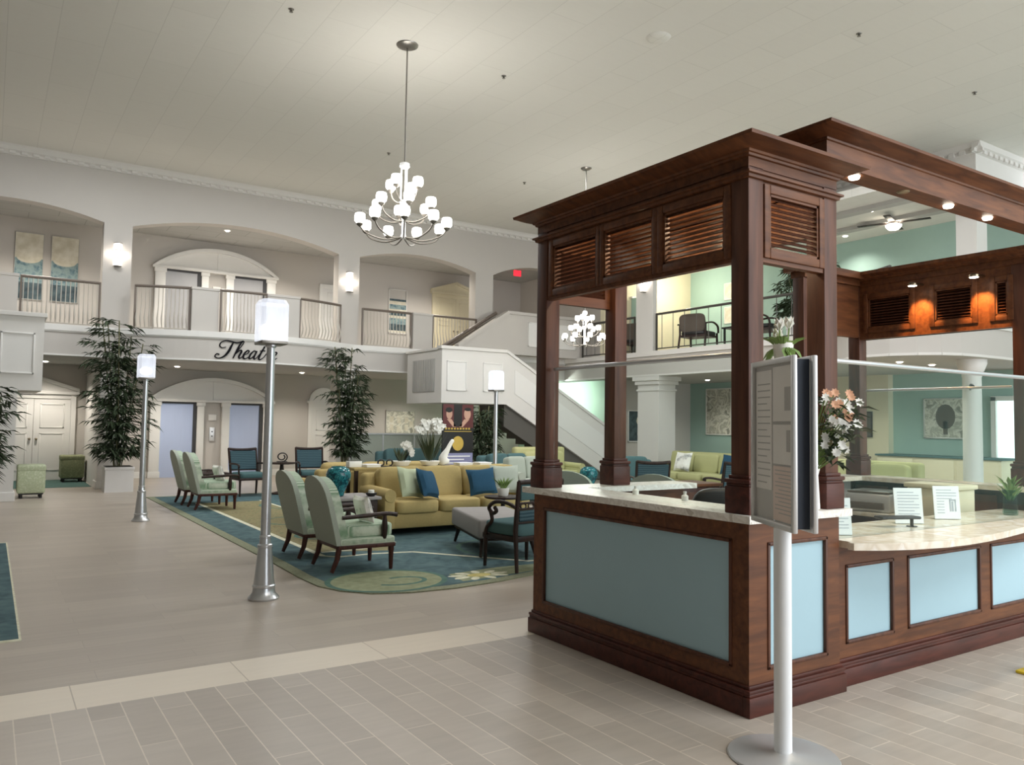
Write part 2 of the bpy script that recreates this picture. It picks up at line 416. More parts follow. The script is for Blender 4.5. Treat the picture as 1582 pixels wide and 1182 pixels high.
bmesh.ops.remove_doubles(m.bm, verts=m.bm.verts[:], dist=0.0005)
struct('trim_1', m, M['trim'])
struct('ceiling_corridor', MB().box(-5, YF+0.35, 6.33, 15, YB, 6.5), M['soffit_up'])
# crown moulding with dentils
m = MB()
m.prism([(YF, 6.98), (YF-0.04, 6.98), (YF-0.05, 7.03), (YF-0.11, 7.06), (YF-0.13, 7.13), (YF-0.17, 7.17), (YF, 7.17)], 'x', -5, 16)
x = -4.9
while x < 15.9:
    m.box(x, YF-0.085, 6.995, x+0.11, YF-0.03, 7.07); x += 0.21
struct('trim_2', m, M['wall_white'])
# ground floor piers below the arcade
m = MB(); m.box(2.0, YF, 0, 2.5, YF+0.5, 2.85); m.box(2.0, YF+0.5, 0, 2.2, YB, 2.85)
struct('wall_pier', m, M['wall_white'])
struct('wall_pier', MB().box(7.4, YF, 0, 7.9, YF+0.5, 2.85), M['wall_white'])
struct('baseboard_pier', MB().box(1.97, YF-0.03, 0, 2.53, YF+0.53, 0.16, 0.01), M['trim'])
struct('baseboard_pier', MB().box(7.37, YF-0.03, 0, 7.93, YF+0.53, 0.16, 0.01), M['trim'])
m = MB(); m.box(2.22, YB-0.03, 0, 3.45, YB, 0.16); m.box(6.62, YB-0.03, 0, 7.7, YB, 0.16); m.box(8.5, YB-0.03, 0, 14.9, YB, 0.16)
struct('baseboard_back', m, M['trim'])
# ---- elevators, lower and upper, inside one arched surround each
def arch_poly(xa, xb, z0, zc, n=18):
    c = (xa+xb)/2; hw = (xb-xa)/2; rise = zc-z0; R = (hw*hw+rise*rise)/(2*rise)
    return [(xa+2*hw*i/n, zc-R+math.sqrt(max(0, R*R-(xa+2*hw*i/n-c)**2))) for i in range(n+1)]
def elevators(zf, dz, label, doormat, k):
    t = thing('elevator_surround', label, 'elevator', (0, YB, zf))
    y1, y0 = -0.01, -0.14
    s = MB()
    for xa, xb in ((3.47, 3.72), (4.62, 4.80), (5.26, 5.46), (6.36, 6.60)):
        s.box(xa, y0, 0, xb, y1, dz, 0.008); s.box(xa-0.02, y0-0.02, 0, xb+0.02, y1, 0.16, 0.006); s.box(xa-0.02, y0-0.02, dz-0.1, xb+0.02, y1, dz, 0.006)
    obj('pilaster', s, M['trim'], t)
    s = MB()
    s.prism(arch_poly(3.45, 6.62, dz+0.06, dz+0.60), 'y', y0+0.03, y1)
    s.box(3.40, y0-0.05, dz, 6.67, y1, dz+0.07, 0.008)
    a = arch_poly(3.40, 6.67, dz+0.06, dz+0.66); b = arch_poly(3.52, 6.55, dz+0.06, dz+0.56)
    for i in range(len(a)-1): s.prism([b[i], b[i+1], a[i+1], a[i]], 'y', y0-0.05, y1)
    s.box(5.02, y0+0.01, dz+0.07, 5.04, y0+0.04, dz+0.55)
    obj('pediment', s, M['trim'], t)
    for xa, xb in ((3.72, 4.62), (5.46, 6.36)):
        d = obj('elevator_door', MB().box(xa, -0.06, 0.0, xb-0.09, -0.012, dz-0.05), doormat, t)
        g = MB(); g.box(xb-0.09, -0.10, 0, xb, -0.012, dz); g.box(xa, -0.10, dz-0.05, xb-0.09, -0.012, dz)
        obj('door_reveal', g, M['dark_gap'], t)
    p = obj('call_panel', MB().box(4.96, -0.05, 0.95, 5.10, -0.012, 1.32, 0.005), M['alum'], t)
    b = MB()
    for z in (1.08, 1.2): b.cyl((5.03, -0.065, z), (5.03, -0.05, z), 0.018, n=12)
    obj('call_button', b, M['black'], p)
    q = obj('indicator', MB().box(4.93, -0.05, 1.5, 5.13, -0.012, 1.66, 0.005), M['trim'], t)
    return t
elevators(0.0, 1.98, 'pair of grey elevator doors on the ground floor under the lettering with white arched surround', M['elev'], 0)
u = elevators(3.47, 2.0, 'pair of grey elevator doors on the upper landing behind the railing, white arched surround', M['elev_up'], 1)
# ---- other doors
def panel_door(name, x0, x1, zf, h, leaves=1, ped=None, mat='trim'):
    m = MB(); f = 0.11
    m.box(x0-f, YB-0.07, zf, x0, YB-0.005, zf+h+f, 0.006); m.box(x1, YB-0.07, zf, x1+f, YB-0.005, zf+h+f, 0.006); m.box(x0, YB-0.07, zf+h, x1, YB-0.005, zf+h+f, 0.006)
    if ped == 'tri':
        c = (x0+x1)/2; z = zf+h+f
        m.box(x0-f-0.06, YB-0.12, z, x1+f+0.06, YB-0.005, z+0.07, 0.005)
        a, b, pk = x0-f-0.06, x1+f+0.06, z+0.07+0.34*(x1-x0+2*f)/2
        m.prism([(a, z+0.07), (b, z+0.07), (c, pk)], 'y', YB-0.06, YB-0.005)
        m.prism([(a, z+0.07), (a, z+0.15), (c, pk+0.08), (c, pk)], 'y', YB-0.12, YB-0.005); m.prism([(b, z+0.07), (b, z+0.15), (c, pk+0.08), (c, pk)], 'y', YB-0.12, YB-0.005)
    if ped == 'arch':
        z = zf+h+f
        m.prism(arch_poly(x0-f, x1+f, z, z+0.42), 'y', YB-0.09, YB-0.005)
        m.box(x0-f-0.05, YB-0.11, z-0.03, x1+f+0.05, YB-0.005, z+0.03)
    r = struct(name, m, M[mat])
    w = (x1-x0)/leaves
    for i in range(leaves):
        a, b = x0+i*w, x0+(i+1)*w
        d = MB(); d.box(a+0.004, YB-0.045, zf+0.01, b-0.004, YB-0.005, zf+h)
        for za, zb in ((0.12, 0.58), (0.64, 0.94)):
            z0, z1 = zf+h*za, zf+h*zb
            for (p, q, r0, r1) in ((a+0.13, a+0.16, z0, z1), (b-0.16, b-0.13, z0, z1), (a+0.13, b-0.13, z0, z0+0.03), (a+0.13, b-0.13, z1-0.03, z1)):
                d.box(p, YB-0.058, r0, q, YB-0.04, r1, 0.004)
        dd = obj('door_leaf', d, M[mat], r)
        hx = b-0.07 if (i == 0 and leaves == 2) or leaves == 1 else a+0.07
        k = MB(); k.cyl((hx, YB-0.075, zf+1.0), (hx, YB-0.045, zf+1.0), 0.02, n=10); k.ball((hx, YB-0.09, zf+1.0), 0.03, 10)
        obj('door_knob', k, M['brass'], dd)
    return r
panel_door('door_1', 0.12, 1.68, 0, 1.98, 2, 'tri')
panel_door('door_2', 7.78, 8.42, 0, 1.96, 1, 'arch')
panel_door('door_3', 8.02, 8.62, 3.47, 1.95, 1)
panel_door('door_4', 11.72, 13.2, 3.47, 2.05, 2, 'tri', 'cream')
# ---- stair landings and flights
def framed(mb, x0, x1, z0, z1, y, w=0.05, d=0.02):
    for a, b, c, e in ((x0, x0+w, z0, z1), (x1-w, x1, z0, z1), (x0, x1, z0, z0+w), (x0, x1, z1-w, z1)): mb.box(a, y-d, c, b, y, e, 0.004)
m = MB(); m.box(-1.5, 17.0, 2.02, 0.80, 18.95, 3.43); m.box(-1.5, 16.96, 3.38, 0.84, 18.95, 3.46, 0.006)
r = struct('wall_landing', m, M['wall_white'])
m = MB(); framed(m, 0.12, 0.66, 2.32, 3.08, 17.0, 0.03, 0.025); m.box(0.15, 16.99, 2.35, 0.63, 17.0, 3.05)
obj('wall_panel', m, M['trim'], r)
struct('wall_column', MB().box(-0.6, 17.0, 0, 0.42, 17.6, 2.02), M['wall_white'])
struct('baseboard_column', MB().box(-0.63, 16.97, 0, 0.45, 17.63, 0.17, 0.01), M['trim'])
m = MB()
m.box(9.16, 17.0, 2.02, 11.05, 17.15, 3.36); m.box(9.16, 17.15, 2.02, 9.31, 18.9, 3.34); m.box(9.31, 17.15, 2.02, 11.05, 18.9, 2.2)
m.box(9.12, 16.96, 3.34, 11.05, 17.19, 3.42, 0.006); m.box(9.12, 17.19, 3.32, 9.35, 18.95, 3.38, 0.006)
S = 0.565; xe = 15.0
def zt(x): return 3.36-S*(x-11.05)
def zb(x): return 2.02-S*(x-11.05)
m.prism([(11.05, zb(11.05)), (14.62, zb(14.62)), (14.95, 0.0), (14.95, zt(14.95)), (11.05, zt(11.05))], 'y', 17.0, 17.15)
m.prism([(11.05, zt(11.05)-0.02), (14.95, zt(14.95)-0.02), (14.95, zt(14.95)+0.06), (11.05, zt(11.05)+0.06)], 'y', 16.96, 17.19)
r = struct('wall_staircase', m, M['wall_white'])
m = MB()
for a, b in ((9.30, 9.86), (10.34, 10.92)): framed(m, a, b, 2.32, 3.06, 17.0, 0.03, 0.025); m.box(a+0.03, 16.99, 2.35, b-0.03, 17.0, 3.03)
m.prism([(11.3, zb(11.3)+0.42), (14.5, zb(14.5)+0.42), (14.5, zt(14.5)-0.3), (11.3, zt(11.3)-0.3)], 'y', 16.985, 17.0)
obj('wall_panel', m, M['trim'], r)
m = MB(); m.box(9.14, 17.35, 2.3, 9.16, 18.55, 3.12, 0.005)
for i in range(9): m.box(9.125, 17.4+i*0.13, 2.32, 9.145, 17.42+i*0.13, 3.1)
obj('wall_grille', m, M['soffit'], r)
# steps of the lower flight and the darker stringer below it
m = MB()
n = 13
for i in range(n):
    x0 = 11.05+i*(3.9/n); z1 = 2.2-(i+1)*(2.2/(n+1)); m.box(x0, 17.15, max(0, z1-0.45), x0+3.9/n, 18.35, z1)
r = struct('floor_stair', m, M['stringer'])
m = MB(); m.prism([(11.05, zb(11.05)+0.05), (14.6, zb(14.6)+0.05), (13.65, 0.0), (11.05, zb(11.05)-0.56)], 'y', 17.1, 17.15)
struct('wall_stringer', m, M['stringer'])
# upper flight parapets
m = MB()
m.prism([(10.45, 2.9), (10.45, 3.58), (12.05, 4.62), (15.2, 4.62), (15.2, 3.47), (12.05, 3.47), (11.2, 2.9)], 'y', 18.45, 18.6)
m.prism([(10.42, 3.55), (12.04, 4.60), (15.2, 4.60), (15.2, 4.68), (12.0, 4.68), (10.42, 3.64)], 'y', 18.41, 18.64)
r = struct('wall_stair_parapet', m, M['wall'])
m = MB()
for a, b in ((12.7, 13.3), (13.75, 14.4)): framed(m, a, b, 3.72, 4.42, 18.45, 0.03, 0.025); m.box(a+0.03, 18.44, 3.75, b-0.03, 18.45, 4.39)
obj('wall_panel', m, M['trim'], r)
m = MB(); m.tube([(10.2, 18.9, 3.6), (11.9, 18.9, 4.66)], 0.05, 8); m.tube([(10.2, 18.9, 3.5), (11.9, 18.9, 4.52)], 0.04, 8)
tag(obj('stair_handrail', m, M['rail']), 'brown sloped handrail of the upper stair flight rising right of the landing', 'handrail')
# ---- right-hand gallery
G = 14.5
gal = [(G, 19.3), (G, 10.2), (14.1, 9.6), (13.55, 9.0), (13.28, 8.45), (13.3, 8.0), (13.5, 7.6), (13.75, 7.32), (14.1, 7.16), (14.6, 7.1), (15.3, 7.07), (18, 7.07)]
m = MB(); m.prism(gal+[(18, 17.3), (15, 17.3), (15, 19.3)], 'z', 2.85, 3.47)
struct('floor_gallery', m, M['wall'])
m = MB(); m.prism([(x+0.02, y+0.02) for x, y in gal]+[(18, 17.3), (15, 17.3), (15, 19.3)], 'z', 2.83, 2.85)
struct('ceiling_gallery_lower', m, M['soffit'])
m = MB()
for (x0, y0), (x1, y1) in zip(gal, gal[1:]):
    d = Vector((x1-x0, y1-y0)).normalized(); nn = Vector((d.y, -d.x))
    for z0, z1, o in ((3.36, 3.49, 0.05), (2.835, 2.88, 0.02)):
        m.prism([(x0+nn.x*o, y0+nn.y*o), (x1+nn.x*o, y1+nn.y*o), (x1-nn.x*0.04, y1-nn.y*0.04), (x0-nn.x*0.04, y0-nn.y*0.04)], 'z', z0, z1)
struct('trim_3', m, M['wall_white'])
struct('wall_right', MB().box(18.0, -7, 0, 18.2, 17.5, 6.3), M['teal_wall'])
m = MB(); m.box(15, 17.3, 0, 18.0, 17.5, 2.83); struct('wall_gallery_lower', m, M['wall'])
m = MB(); m.box(14.56, 17.3, 3.47, 18.0, 17.5, 6.3); struct('wall_gallery_upper', m, M['cream'])
m = MB(); m.box(15, 17.5, 0, 15.2, YB, 2.83); struct('wall_mint', m, M['mint_wall'])
m = MB(); m.box(15, 17.5, 3.47, 15.2, YB, 6.5); struct('wall_corridor_end', m, M['wall'])
struct('ceiling_gallery', MB().box(G+0.0, 7.8, 6.25, 18, 17.3, 6.42), M['ceiling'])
m = MB()
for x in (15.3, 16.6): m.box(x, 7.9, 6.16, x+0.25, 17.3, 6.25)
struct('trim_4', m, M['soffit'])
m = MB(); m.box(16.0, 7.8, 6.42, 16.25, 17.3, ZC); m.box(16.25, 7.8, 6.42, 18.2, 8.05, ZC); m.box(16.0, 7.8, 3.47, 16.4, 8.2, 6.42)
struct('wall_gallery_header', m, M['wall_white'])
m = MB()
pr_ = [(0, 6.98), (0.05, 7.0), (0.06, 7.05), (0.13, 7.08), (0.16, 7.17), (0, 7.17)]
m.prism([(16.0-u, z) for u, z in pr_], 'y', 7.64, 17.3); m.prism([(7.8-u, z) for u, z in pr_], 'x', 15.84, 18.2)
y = 7.75
while y < 17.2: m.box(15.9, y, 6.99, 15.99, y+0.11, 7.07); y += 0.21
x = 15.95
while x < 18.1: m.box(x, 7.71, 6.99, x+0.11, 7.8, 7.07); x += 0.21
struct('trim_5', m, M['wall_white'])
# gallery piers: ground floor column with capital and upper pilaster
m = MB(); m.box(14.6, 15.15, 0, 15.2, 15.95, 2.85)
for z0, z1, o in ((2.45, 2.5, 0.03), (2.62, 2.72, 0.06), (2.72, 2.84, 0.11), (0, 0.2, 0.03)): m.box(14.6-o, 15.15-o, z0, 15.2+o, 15.95+o, z1, 0.006)
struct('wall_gallery_pier', m, M['wall_white'])
struct('wall_gallery_pilaster', MB().box(14.52, 15.3, 3.47, 14.66, 15.95, 6.25), M['wall_white'])
m = MB(); m.lathe([(0.20, 0), (0.20, 0.14), (0.165, 0.18), (0.155, 2.5), (0.165, 2.52), (0.165, 2.58), (0.2, 2.62), (0.25, 2.75), (0.25, 2.83)], (15.02, 7.45, 0), 28)
struct('wall_round_column', m, M['trim'], smooth=True)
struct('wall_cream_pilaster', MB().box(17.8, 10.75, 0, 18.0, 12.5, 2.83), M['cream'])
# window-like bright doors at the far right
m = MB(); framed_y = [(8.5, 8.42), (7.05, 6.97)]
m.box(17.9, 8.40, 0, 18.0, 8.5, 2.25); m.box(17.9, 6.9, 0, 18.0, 7.0, 2.25); m.box(17.9, 6.9, 2.17, 18.0, 8.5, 2.27); m.box(17.9, 7.65, 0, 18.0, 7.73, 2.2)
r = struct('window_1', m, M['trim'])
m = MB(); m.box(17.97, 7.0, 0.0, 17.99, 8.4, 2.17)
obj('pane', m, glow('daylight_pane', '#dcefee', 0.8, '#dff0ee'), r)
# ------------------------------------------------------------------ railings, sconces, downlights, lettering
def railing(name_label, p0, p1, n, zf=3.47, h=0.98, group='balcony railings', curved=None, style='belly', cat='railing', mats=('rail', 'baluster')):
    p0 = Vector((p0[0], p0[1], 0)); p1 = Vector((p1[0], p1[1], 0))
    t = thing('balcony_railing', name_label, cat, (p0.x, p0.y, zf), 0, group)
    f = (lambda s: (p0.lerp(p1, s) if not curved else Vector((p0.x+(p1.x-p0.x)*s, curved(p0.x+(p1.x-p0.x)*s), 0)))-p0)
    pts = [f(i/12)+Vector((0, 0, h)) for i in range(13)]
    obj('handrail', MB().tube(pts, 0.032, 8), M[mats[0]], t)
    obj('bottom_rail', MB().tube([p-Vector((0, 0, h-0.06)) for p in pts], 0.016, 6), M[mats[1]], t)
    nrm = Vector((p1.y-p0.y, p0.x-p1.x, 0)).normalized()
    for i in range(n):
        b = f((i+0.5)/n); m = MB()
        if style == 'belly':
            m.tube([b+Vector((0, 0, 0.06)), b+nrm*0.05+Vector((0, 0, 0.16)), b+nrm*0.075+Vector((0, 0, 0.27)), b+nrm*0.03+Vector((0, 0, 0.42)), b+Vector((0, 0, 0.55)), b+Vector((0, 0, h))], [0.011, 0.016, 0.018, 0.012, 0.01, 0.01], 6)
        else: m.tube([b+Vector((0, 0, 0.06)), b+Vector((0, 0, h))], 0.009, 6)
        obj('baluster', m, M[mats[1]], t)
    for s in (0.0, 1.0):
        b = f(s); obj('end_post', MB().box(b.x-0.02, b.y-0.02, 0, b.x+0.02, b.y+0.02, h+0.02), M[mats[0]], t)
    return t
bl = lambda x: bow(x)+0.10
railing('balcony railing in the leftmost arch in front of the two tall canvases', (0.45, 19.17), (1.9, 19.17), 17)
railing('balcony railing in front of the left upper elevator door', (2.58, 19.0), (3.63, bl(3.63)), 13, curved=lambda x: bl(x))
railing('balcony railing between the two square piers, in front of the right upper elevator door', (4.27, 0+bl(4.27)), (5.28, bl(5.28)), 13, curved=lambda x: bl(x))
railing('balcony railing left of the second sconce pilaster, before the narrow white door', (6.12, bl(6.12)), (7.3, bl(7.3)), 13, curved=lambda x: bl(x))
railing('balcony railing below the striped canvas in the third arch', (7.98, 19.17), (9.36, 19.17), 15)
railing('balcony railing in front of the pedimented upper double door', (10.02, 19.17), (11.4, 19.17), 15)
def pier(lbl, x0, x1, y):
    m = MB(); m.box(x0, y-0.06, 3.47, x1, y+0.12, 4.44, 0.006); m.box(x0-0.015, y-0.075, 4.42, x1+0.015, y+0.135, 4.48, 0.006)
    struct('wall_balcony_pier', m, M['wall'])
pier('', 0.05, 0.40, 19.15); pier('', 3.66, 4.24, bow(3.95)+0.14); pier('', 5.32, 6.08, bow(5.7)+0.14); pier('', 9.40, 9.98, 19.15)
# gallery railings (thin dark rails)
railing('thin dark gallery railing right of the gallery pilaster, with dark armchairs behind', (14.56, 10.4), (14.56, 15.2), 12, 3.49, 0.97, 'gallery railings', None, 'straight', mats=('dark_rail', 'dark_rail'))
railing('short thin dark gallery railing left of the gallery pilaster', (14.56, 16.05), (14.56, 18.3), 6, 3.49, 0.97, 'gallery railings', None, 'straight', mats=('dark_rail', 'dark_rail'))
railing('dark gallery railing in front of the upper floor palm', (13.42, 8.05), (14.5, 10.2), 9, 3.49, 0.97, 'gallery railings', None, 'belly', mats=('dark_rail', 'dark_rail'))
# sconces
def sconce(lbl, loc, rz=0):
    t = thing('wall_sconce', lbl, 'wall lamp', loc, rz, 'pilaster sconces')
    obj('back_plate', MB().box(-0.06, -0.02, -0.27, 0.06, 0.0, 0.27, 0.01), M['nickel'], t)
    m = MB(); pts = [(0.085*math.cos(a), -0.02-0.12*math.sin(a)) for a in [PI*i/10 for i in range(11)]]
    m.prism(pts, 'z', -0.24, 0.24)
    obj('glass_shade', m, M['sconce_glow'], t)
    m = MB()
    for z in (-0.26, -0.09, 0.09, 0.25): m.prism([(x*1.06, y*1.06) for x, y in pts], 'z', z, z+0.014)
    obj('metal_band', m, M['nickel'], t)
    for dx in (0.17, -0.17):
        p = Matrix.Translation(loc) @ Matrix.Rotation(rz, 4, 'Z') @ Vector((dx, -0.09, 0.0))
        light('sconce_light', 'POINT', p, 0.55, (1, 0.9, 0.8), 0.05)
sconce('lit wall sconce on the pilaster between the leftmost and the theatre arch', (2.235, YF, 5.13))
sconce('lit wall sconce on the pilaster right of the theatre arch', (7.64, YF, 5.12))
sconce('lit wall sconce on the right gallery pilaster, seen through the wooden booth', (14.52, 15.62, 5.35), -PI/2)
# downlights
def spot(lbl, loc, group, e=40, r=0.085, drop=0.012, col=(1, 0.93, 0.82), power=True):
    t = thing('recessed_downlight', lbl, 'ceiling light', loc, 0, group)
    obj('trim_ring', MB().lathe([(r*0.72, -0.004), (r, -0.006), (r*1.05, -0.001), (r*1.05, 0.0), (r*0.72, 0.0)], n=20), M['trim'], t)
    obj('lens', MB().lathe([(0.0, -drop-0.015), (r*0.5, -drop-0.01), (r*0.74, -0.003), (r*0.74, 0.0), (0, 0.0)], n=20), M['spot_glow'], t)
    if power: light('downlight_glow', 'SPOT', (loc[0], loc[1], loc[2]-0.06), e, col, 0.06, (0, 0, 0), spot_size=2.4, spot_blend=0.8)
    return t
for (x, lb) in ((0.86, 'recessed light in the upper corridor above the two tall canvases'), (4.87, 'recessed light in the upper corridor above the elevator pediment'), (6.6, 'recessed light in the upper corridor right of the elevator pediment'), (11.1, 'recessed light in the upper corridor left of the pedimented door')):
    spot(lb, (x, 20.62, 6.33), 'corridor downlights', 150)
spot('recessed light under the balcony left of the tall bamboo plant', (1.05, 21.3, 2.83), 'lower downlights', 75)
spot('dimmer recessed light under the balcony nearest the white landing box', (0.82, 20.2, 2.83), 'lower downlights', 8)
spot('recessed light under the balcony above the ground floor elevators', (3.84, 20.86, 2.83), 'lower downlights', 75)
spot('recessed light under the balcony right of the elevators, hidden half behind the lamp post', (7.0, 20.9, 2.83), 'lower downlights', 75)
spot('added recessed light under the balcony, brightening the wall by the white framed picture', (10.4, 20.9, 2.83), 'lower downlights', 75)  # downlight added to lift the lower back wall
spot('recessed light below the gallery seen above the lounge', (16.7, 15.4, 2.83), 'gallery lower downlights', 40)
spot('recessed light below the curved balcony, left of the round column', (15.6, 8.5, 2.83), 'gallery lower downlights', 45)
spot('recessed light below the curved balcony, farther left of the round column', (14.55, 8.55, 2.83), 'gallery lower downlights', 45)
spot('recessed light below the gallery near the cream wall', (16.2, 10.6, 2.83), 'gallery lower downlights', 45)
spot('recessed light on the gallery ceiling nearest the front canopy beam', (15.75, 9.85, 6.25), 'gallery upper downlights', 50)
spot('recessed light on the gallery ceiling above the wooden booth edge', (17.35, 11.55, 6.25), 'gallery upper downlights', 50)
spot('recessed light on the gallery ceiling seen under the louvred panels', (16.7, 15.75, 6.25), 'gallery upper downlights', 50)
light('mint_room_light', 'SPOT', (13.2, 19.9, 2.4), 170, (0.92, 1, 0.93), 0.1, (0, -PI/2, 0), spot_size=2.0, spot_blend=0.6)
light('corner_light', 'POINT', (16.6, 16.2, 5.6), 45, (1, 0.92, 0.75), 0.15)
# exit sign
t = thing('exit_sign', 'small red lit exit sign in the rightmost arch', 'sign', (13.6, 20.4, 6.33))
obj('housing', MB().box(-0.13, -0.025, -0.20, 0.13, 0.025, -0.02, 0.008), M['exit_red'], t)
obj('stem', MB().cyl((0, 0, -0.02), (0, 0, 0), 0.02), M['nickel'], t)
# script lettering
L = thing('wall_lettering', 'black script lettering reading Theatre on the curved balcony front', 'sign', (4.95, 0, 2.92))
sl = 0.38
def glyph(strokes, dx):
    m = MB()
    for st in strokes:
        pts = []; ws = []
        for p in st: pts.append((p[0], p[1], p[2] if len(p) > 2 else 0.07))
        cv = catmull(pts, 6)
        k = 0.195
        P = []; 
        for p in cv:
            x = 4.15+(p[0]+dx+p[1]*sl)*k; z = p[1]*k
            P.append((Vector((x-4.95, bow(x)-0.012, z)), p[2]*k*1.15))
        # flat pen stroke with real thickness
        for (a, wa), (b, wb) in zip(P, P[1:]):
            d = (b-a); d2 = Vector((d.x, 0, d.z))
            if d2.length < 1e-5: continue
            nrm = Vector((-d2.z, 0, d2.x)).normalized(); e = d2.normalized()*0.004
            q = [a-e+nrm*wa, b+e+nrm*wb, b+e-nrm*wb, a-e-nrm*wa]
            F = [m.bm.verts.new(v+Vector((0, -0.012, 0))) for v in q]; B = [m.bm.verts.new(v+Vector((0, 0.012, 0))) for v in q]
            m.face(F); m.face(B[::-1])
            for i in range(4): m.face([F[i], B[i], B[(i+1) % 4], F[(i+1) % 4]])
    return m
T_ = [[(0.35, 1.25, .03), (0.0, 1.15, .04), (-0.35, 1.35, .05), (-0.35, 1.75, .05), (0.1, 1.98, .05), (0.7, 1.9, .06), (1.3, 1.8, .07), (1.75, 1.92, .06), (1.95, 2.12, .03)],
      [(0.95, 1.82, .05), (0.9, 1.3, .1), (0.85, 0.7, .11), (0.6, 0.15, .08), (0.1, -0.08, .05), (-0.35, 0.1, .05), (-0.3, 0.42, .04), (0.0, 0.35, .06)]]
h_ = [[(0, 0, .05), (0.05, 1.0, .08), (0.15, 1.75, .07), (0.38, 2.0, .04), (0.42, 1.7, .04), (0.1, 0.7, .04)], [(0.05, 0.45, .04), (0.4, 0.95, .05), (0.62, 0.8, .08), (0.55, 0.25, .08), (0.72, 0.0, .05), (0.95, 0.25, .03)]]
e_ = [[(0.0, 0.4, .03), (0.4, 0.6, .04), (0.5, 0.88, .05), (0.28, 0.98, .05), (0.08, 0.6, .08), (0.12, 0.15, .08), (0.4, 0.0, .05), (0.75, 0.28, .03)]]
a_ = [[(0.55, 0.85, .05), (0.3, 0.98, .05), (0.05, 0.55, .08), (0.08, 0.08, .07), (0.32, 0.1, .05), (0.58, 0.6, .04), (0.62, 0.95, .05), (0.56, 0.3, .08), (0.7, 0.0, .05), (0.95, 0.25, .03)]]
t_ = [[(0.0, 0.3, .03), (0.22, 0.9, .04), (0.35, 1.55, .07), (0.22, 0.7, .08), (0.22, 0.12, .08), (0.45, 0.0, .05), (0.75, 0.28, .03)], [(0.02, 1.02, .04), (0.6, 1.05, .05)]]
r_ = [[(0.0, 0.3, .03), (0.2, 0.85, .05), (0.28, 1.05, .05), (0.42, 0.88, .06), (0.6, 0.86, .06), (0.45, 0.35, .08), (0.55, 0.02, .06), (0.85, 0.28, .03)]]
for g, dx in ((T_, 0.35), (h_, 2.0), (e_, 2.95), (a_, 3.7), (t_, 4.65), (r_, 5.4), (e_, 6.25)):
    obj('letter', glyph(g, dx), M['letter'], L)
# ceiling sprinklers / detectors
for (x, y, lb) in ((3.235, 10.53, 'small sprinkler head on the ceiling at the top, left of the large chandelier'), (6.75, 10.6, 'small sprinkler head on the ceiling right of the large chandelier rod'), (10.14, 6.51, 'small dark sprinkler head on the ceiling above the front canopy beam'), (10.23, 15.1, 'small sprinkler head on the ceiling left of the smaller chandelier rod'), (6.78, 15.1, 'small sprinkler head on the ceiling just above the large chandelier, to its left'), (13.5, 6.58, 'small sprinkler head on the ceiling near the right edge of the photo')):
    m = MB(); m.lathe([(0.0, -0.045), (0.028, -0.04), (0.012, -0.025), (0.01, -0.012), (0.036, -0.008), (0.04, 0), (0, 0)], (0, 0, 0), 14)
    o = tag(obj('ceiling_sprinkler', m, M['nickel']), lb, 'sprinkler', 'ceiling sprinklers'); o.location = (x, y, ZC)
m = MB(); m.lathe([(0, -0.03), (0.12, -0.03), (0.17, -0.012), (0.18, 0), (0, 0)], n=24)
o = tag(obj('ceiling_speaker', m, M['ceiling']), 'round grey flush ceiling speaker above the booth', 'ceiling speaker'); o.location = (7.89, 8.23, ZC)
# ---- chandeliers
def chandelier(lbl, loc, zb, ztop, s, rodx=0.012):
    t = thing('chandelier', lbl, 'chandelier', (loc[0], loc[1], zb), 0, 'lobby chandeliers')
    H = ZC-zb; h = ztop-zb
    obj('ceiling_canopy', MB().lathe([(0.02*s, H-0.05), (0.11*s, H-0.04), (0.16*s, H-0.015), (0.165*s, H), (0, H)], n=28), M['nickel'], t)
    obj('rod', MB().cyl((0, 0, h-0.02), (0, 0, H-0.04), rodx, n=8), M['nickel'], t)
    m = MB(); m.lathe([(0.03, h-0.03), (0.07*s, h-0.05), (0.075*s, h-0.10), (0.05*s, h-0.12), (0.0, h-0.12)], n=20)
    for k in range(3):
        a = 2*PI*k/3+0.4; c, d = 0.05*s*math.cos(a), 0.05*s*math.sin(a); m.cyl((c, d, 0.55*s), (c, d, h-0.08), 0.012*s, n=8)
    m.lathe([(0.0, 0.05*s), (0.05*s, 0.07*s), (0.03*s, 0.14*s), (0.03*s, 0.55*s), (0.06*s, 0.58*s), (0.03*s, 0.64*s), (0, 0.64*s)], n=20)
    obj('stem', m, M['white_metal'], t)
    for (n, R, z, off) in ((4, 0.23, 0.80, 0.6), (6, 0.42, 0.50, 0.25), (9, 0.64, 0.22, 0.1)):
        for k in range(n):
            a = off+2*PI*k/n; u = Vector((math.cos(a), math.sin(a), 0)); R2 = R*s; zz = z*s
            arm = MB()
            arm.tube(catmull([Vector((0, 0, max(0.08*s, zz-0.18*s)))+u*0.03*s, u*R2*0.45+Vector((0, 0, zz-0.19*s)), u*R2*0.85+Vector((0, 0, zz-0.12*s)), u*R2+Vector((0, 0, zz-0.02*s))], 4), 0.011*s, 6)
            arm.lathe([(0.008*s, -0.04*s), (0.045*s, -0.01*s), (0.05*s, 0.012*s), (0, 0.012*s)], u*R2+Vector((0, 0, zz)), 12)
            ar = obj('arm', arm, M['arm_metal'], t)
            sh = MB(); sh.lathe([(0.0, 0.012*s), (0.05*s, 0.014*s), (0.075*s, 0.045*s), (0.08*s, 0.10*s), (0.072*s, 0.15*s), (0.06*s, 0.16*s), (0, 0.155*s)], u*R2+Vector((0, 0, zz)), 14)
            obj('glass_shade', sh, M['shade_glow'], ar)
    light('chandelier_light', 'POINT', (loc[0], loc[1], zb+0.75*s), 70, (1, 0.96, 0.9), 0.4)
    return t
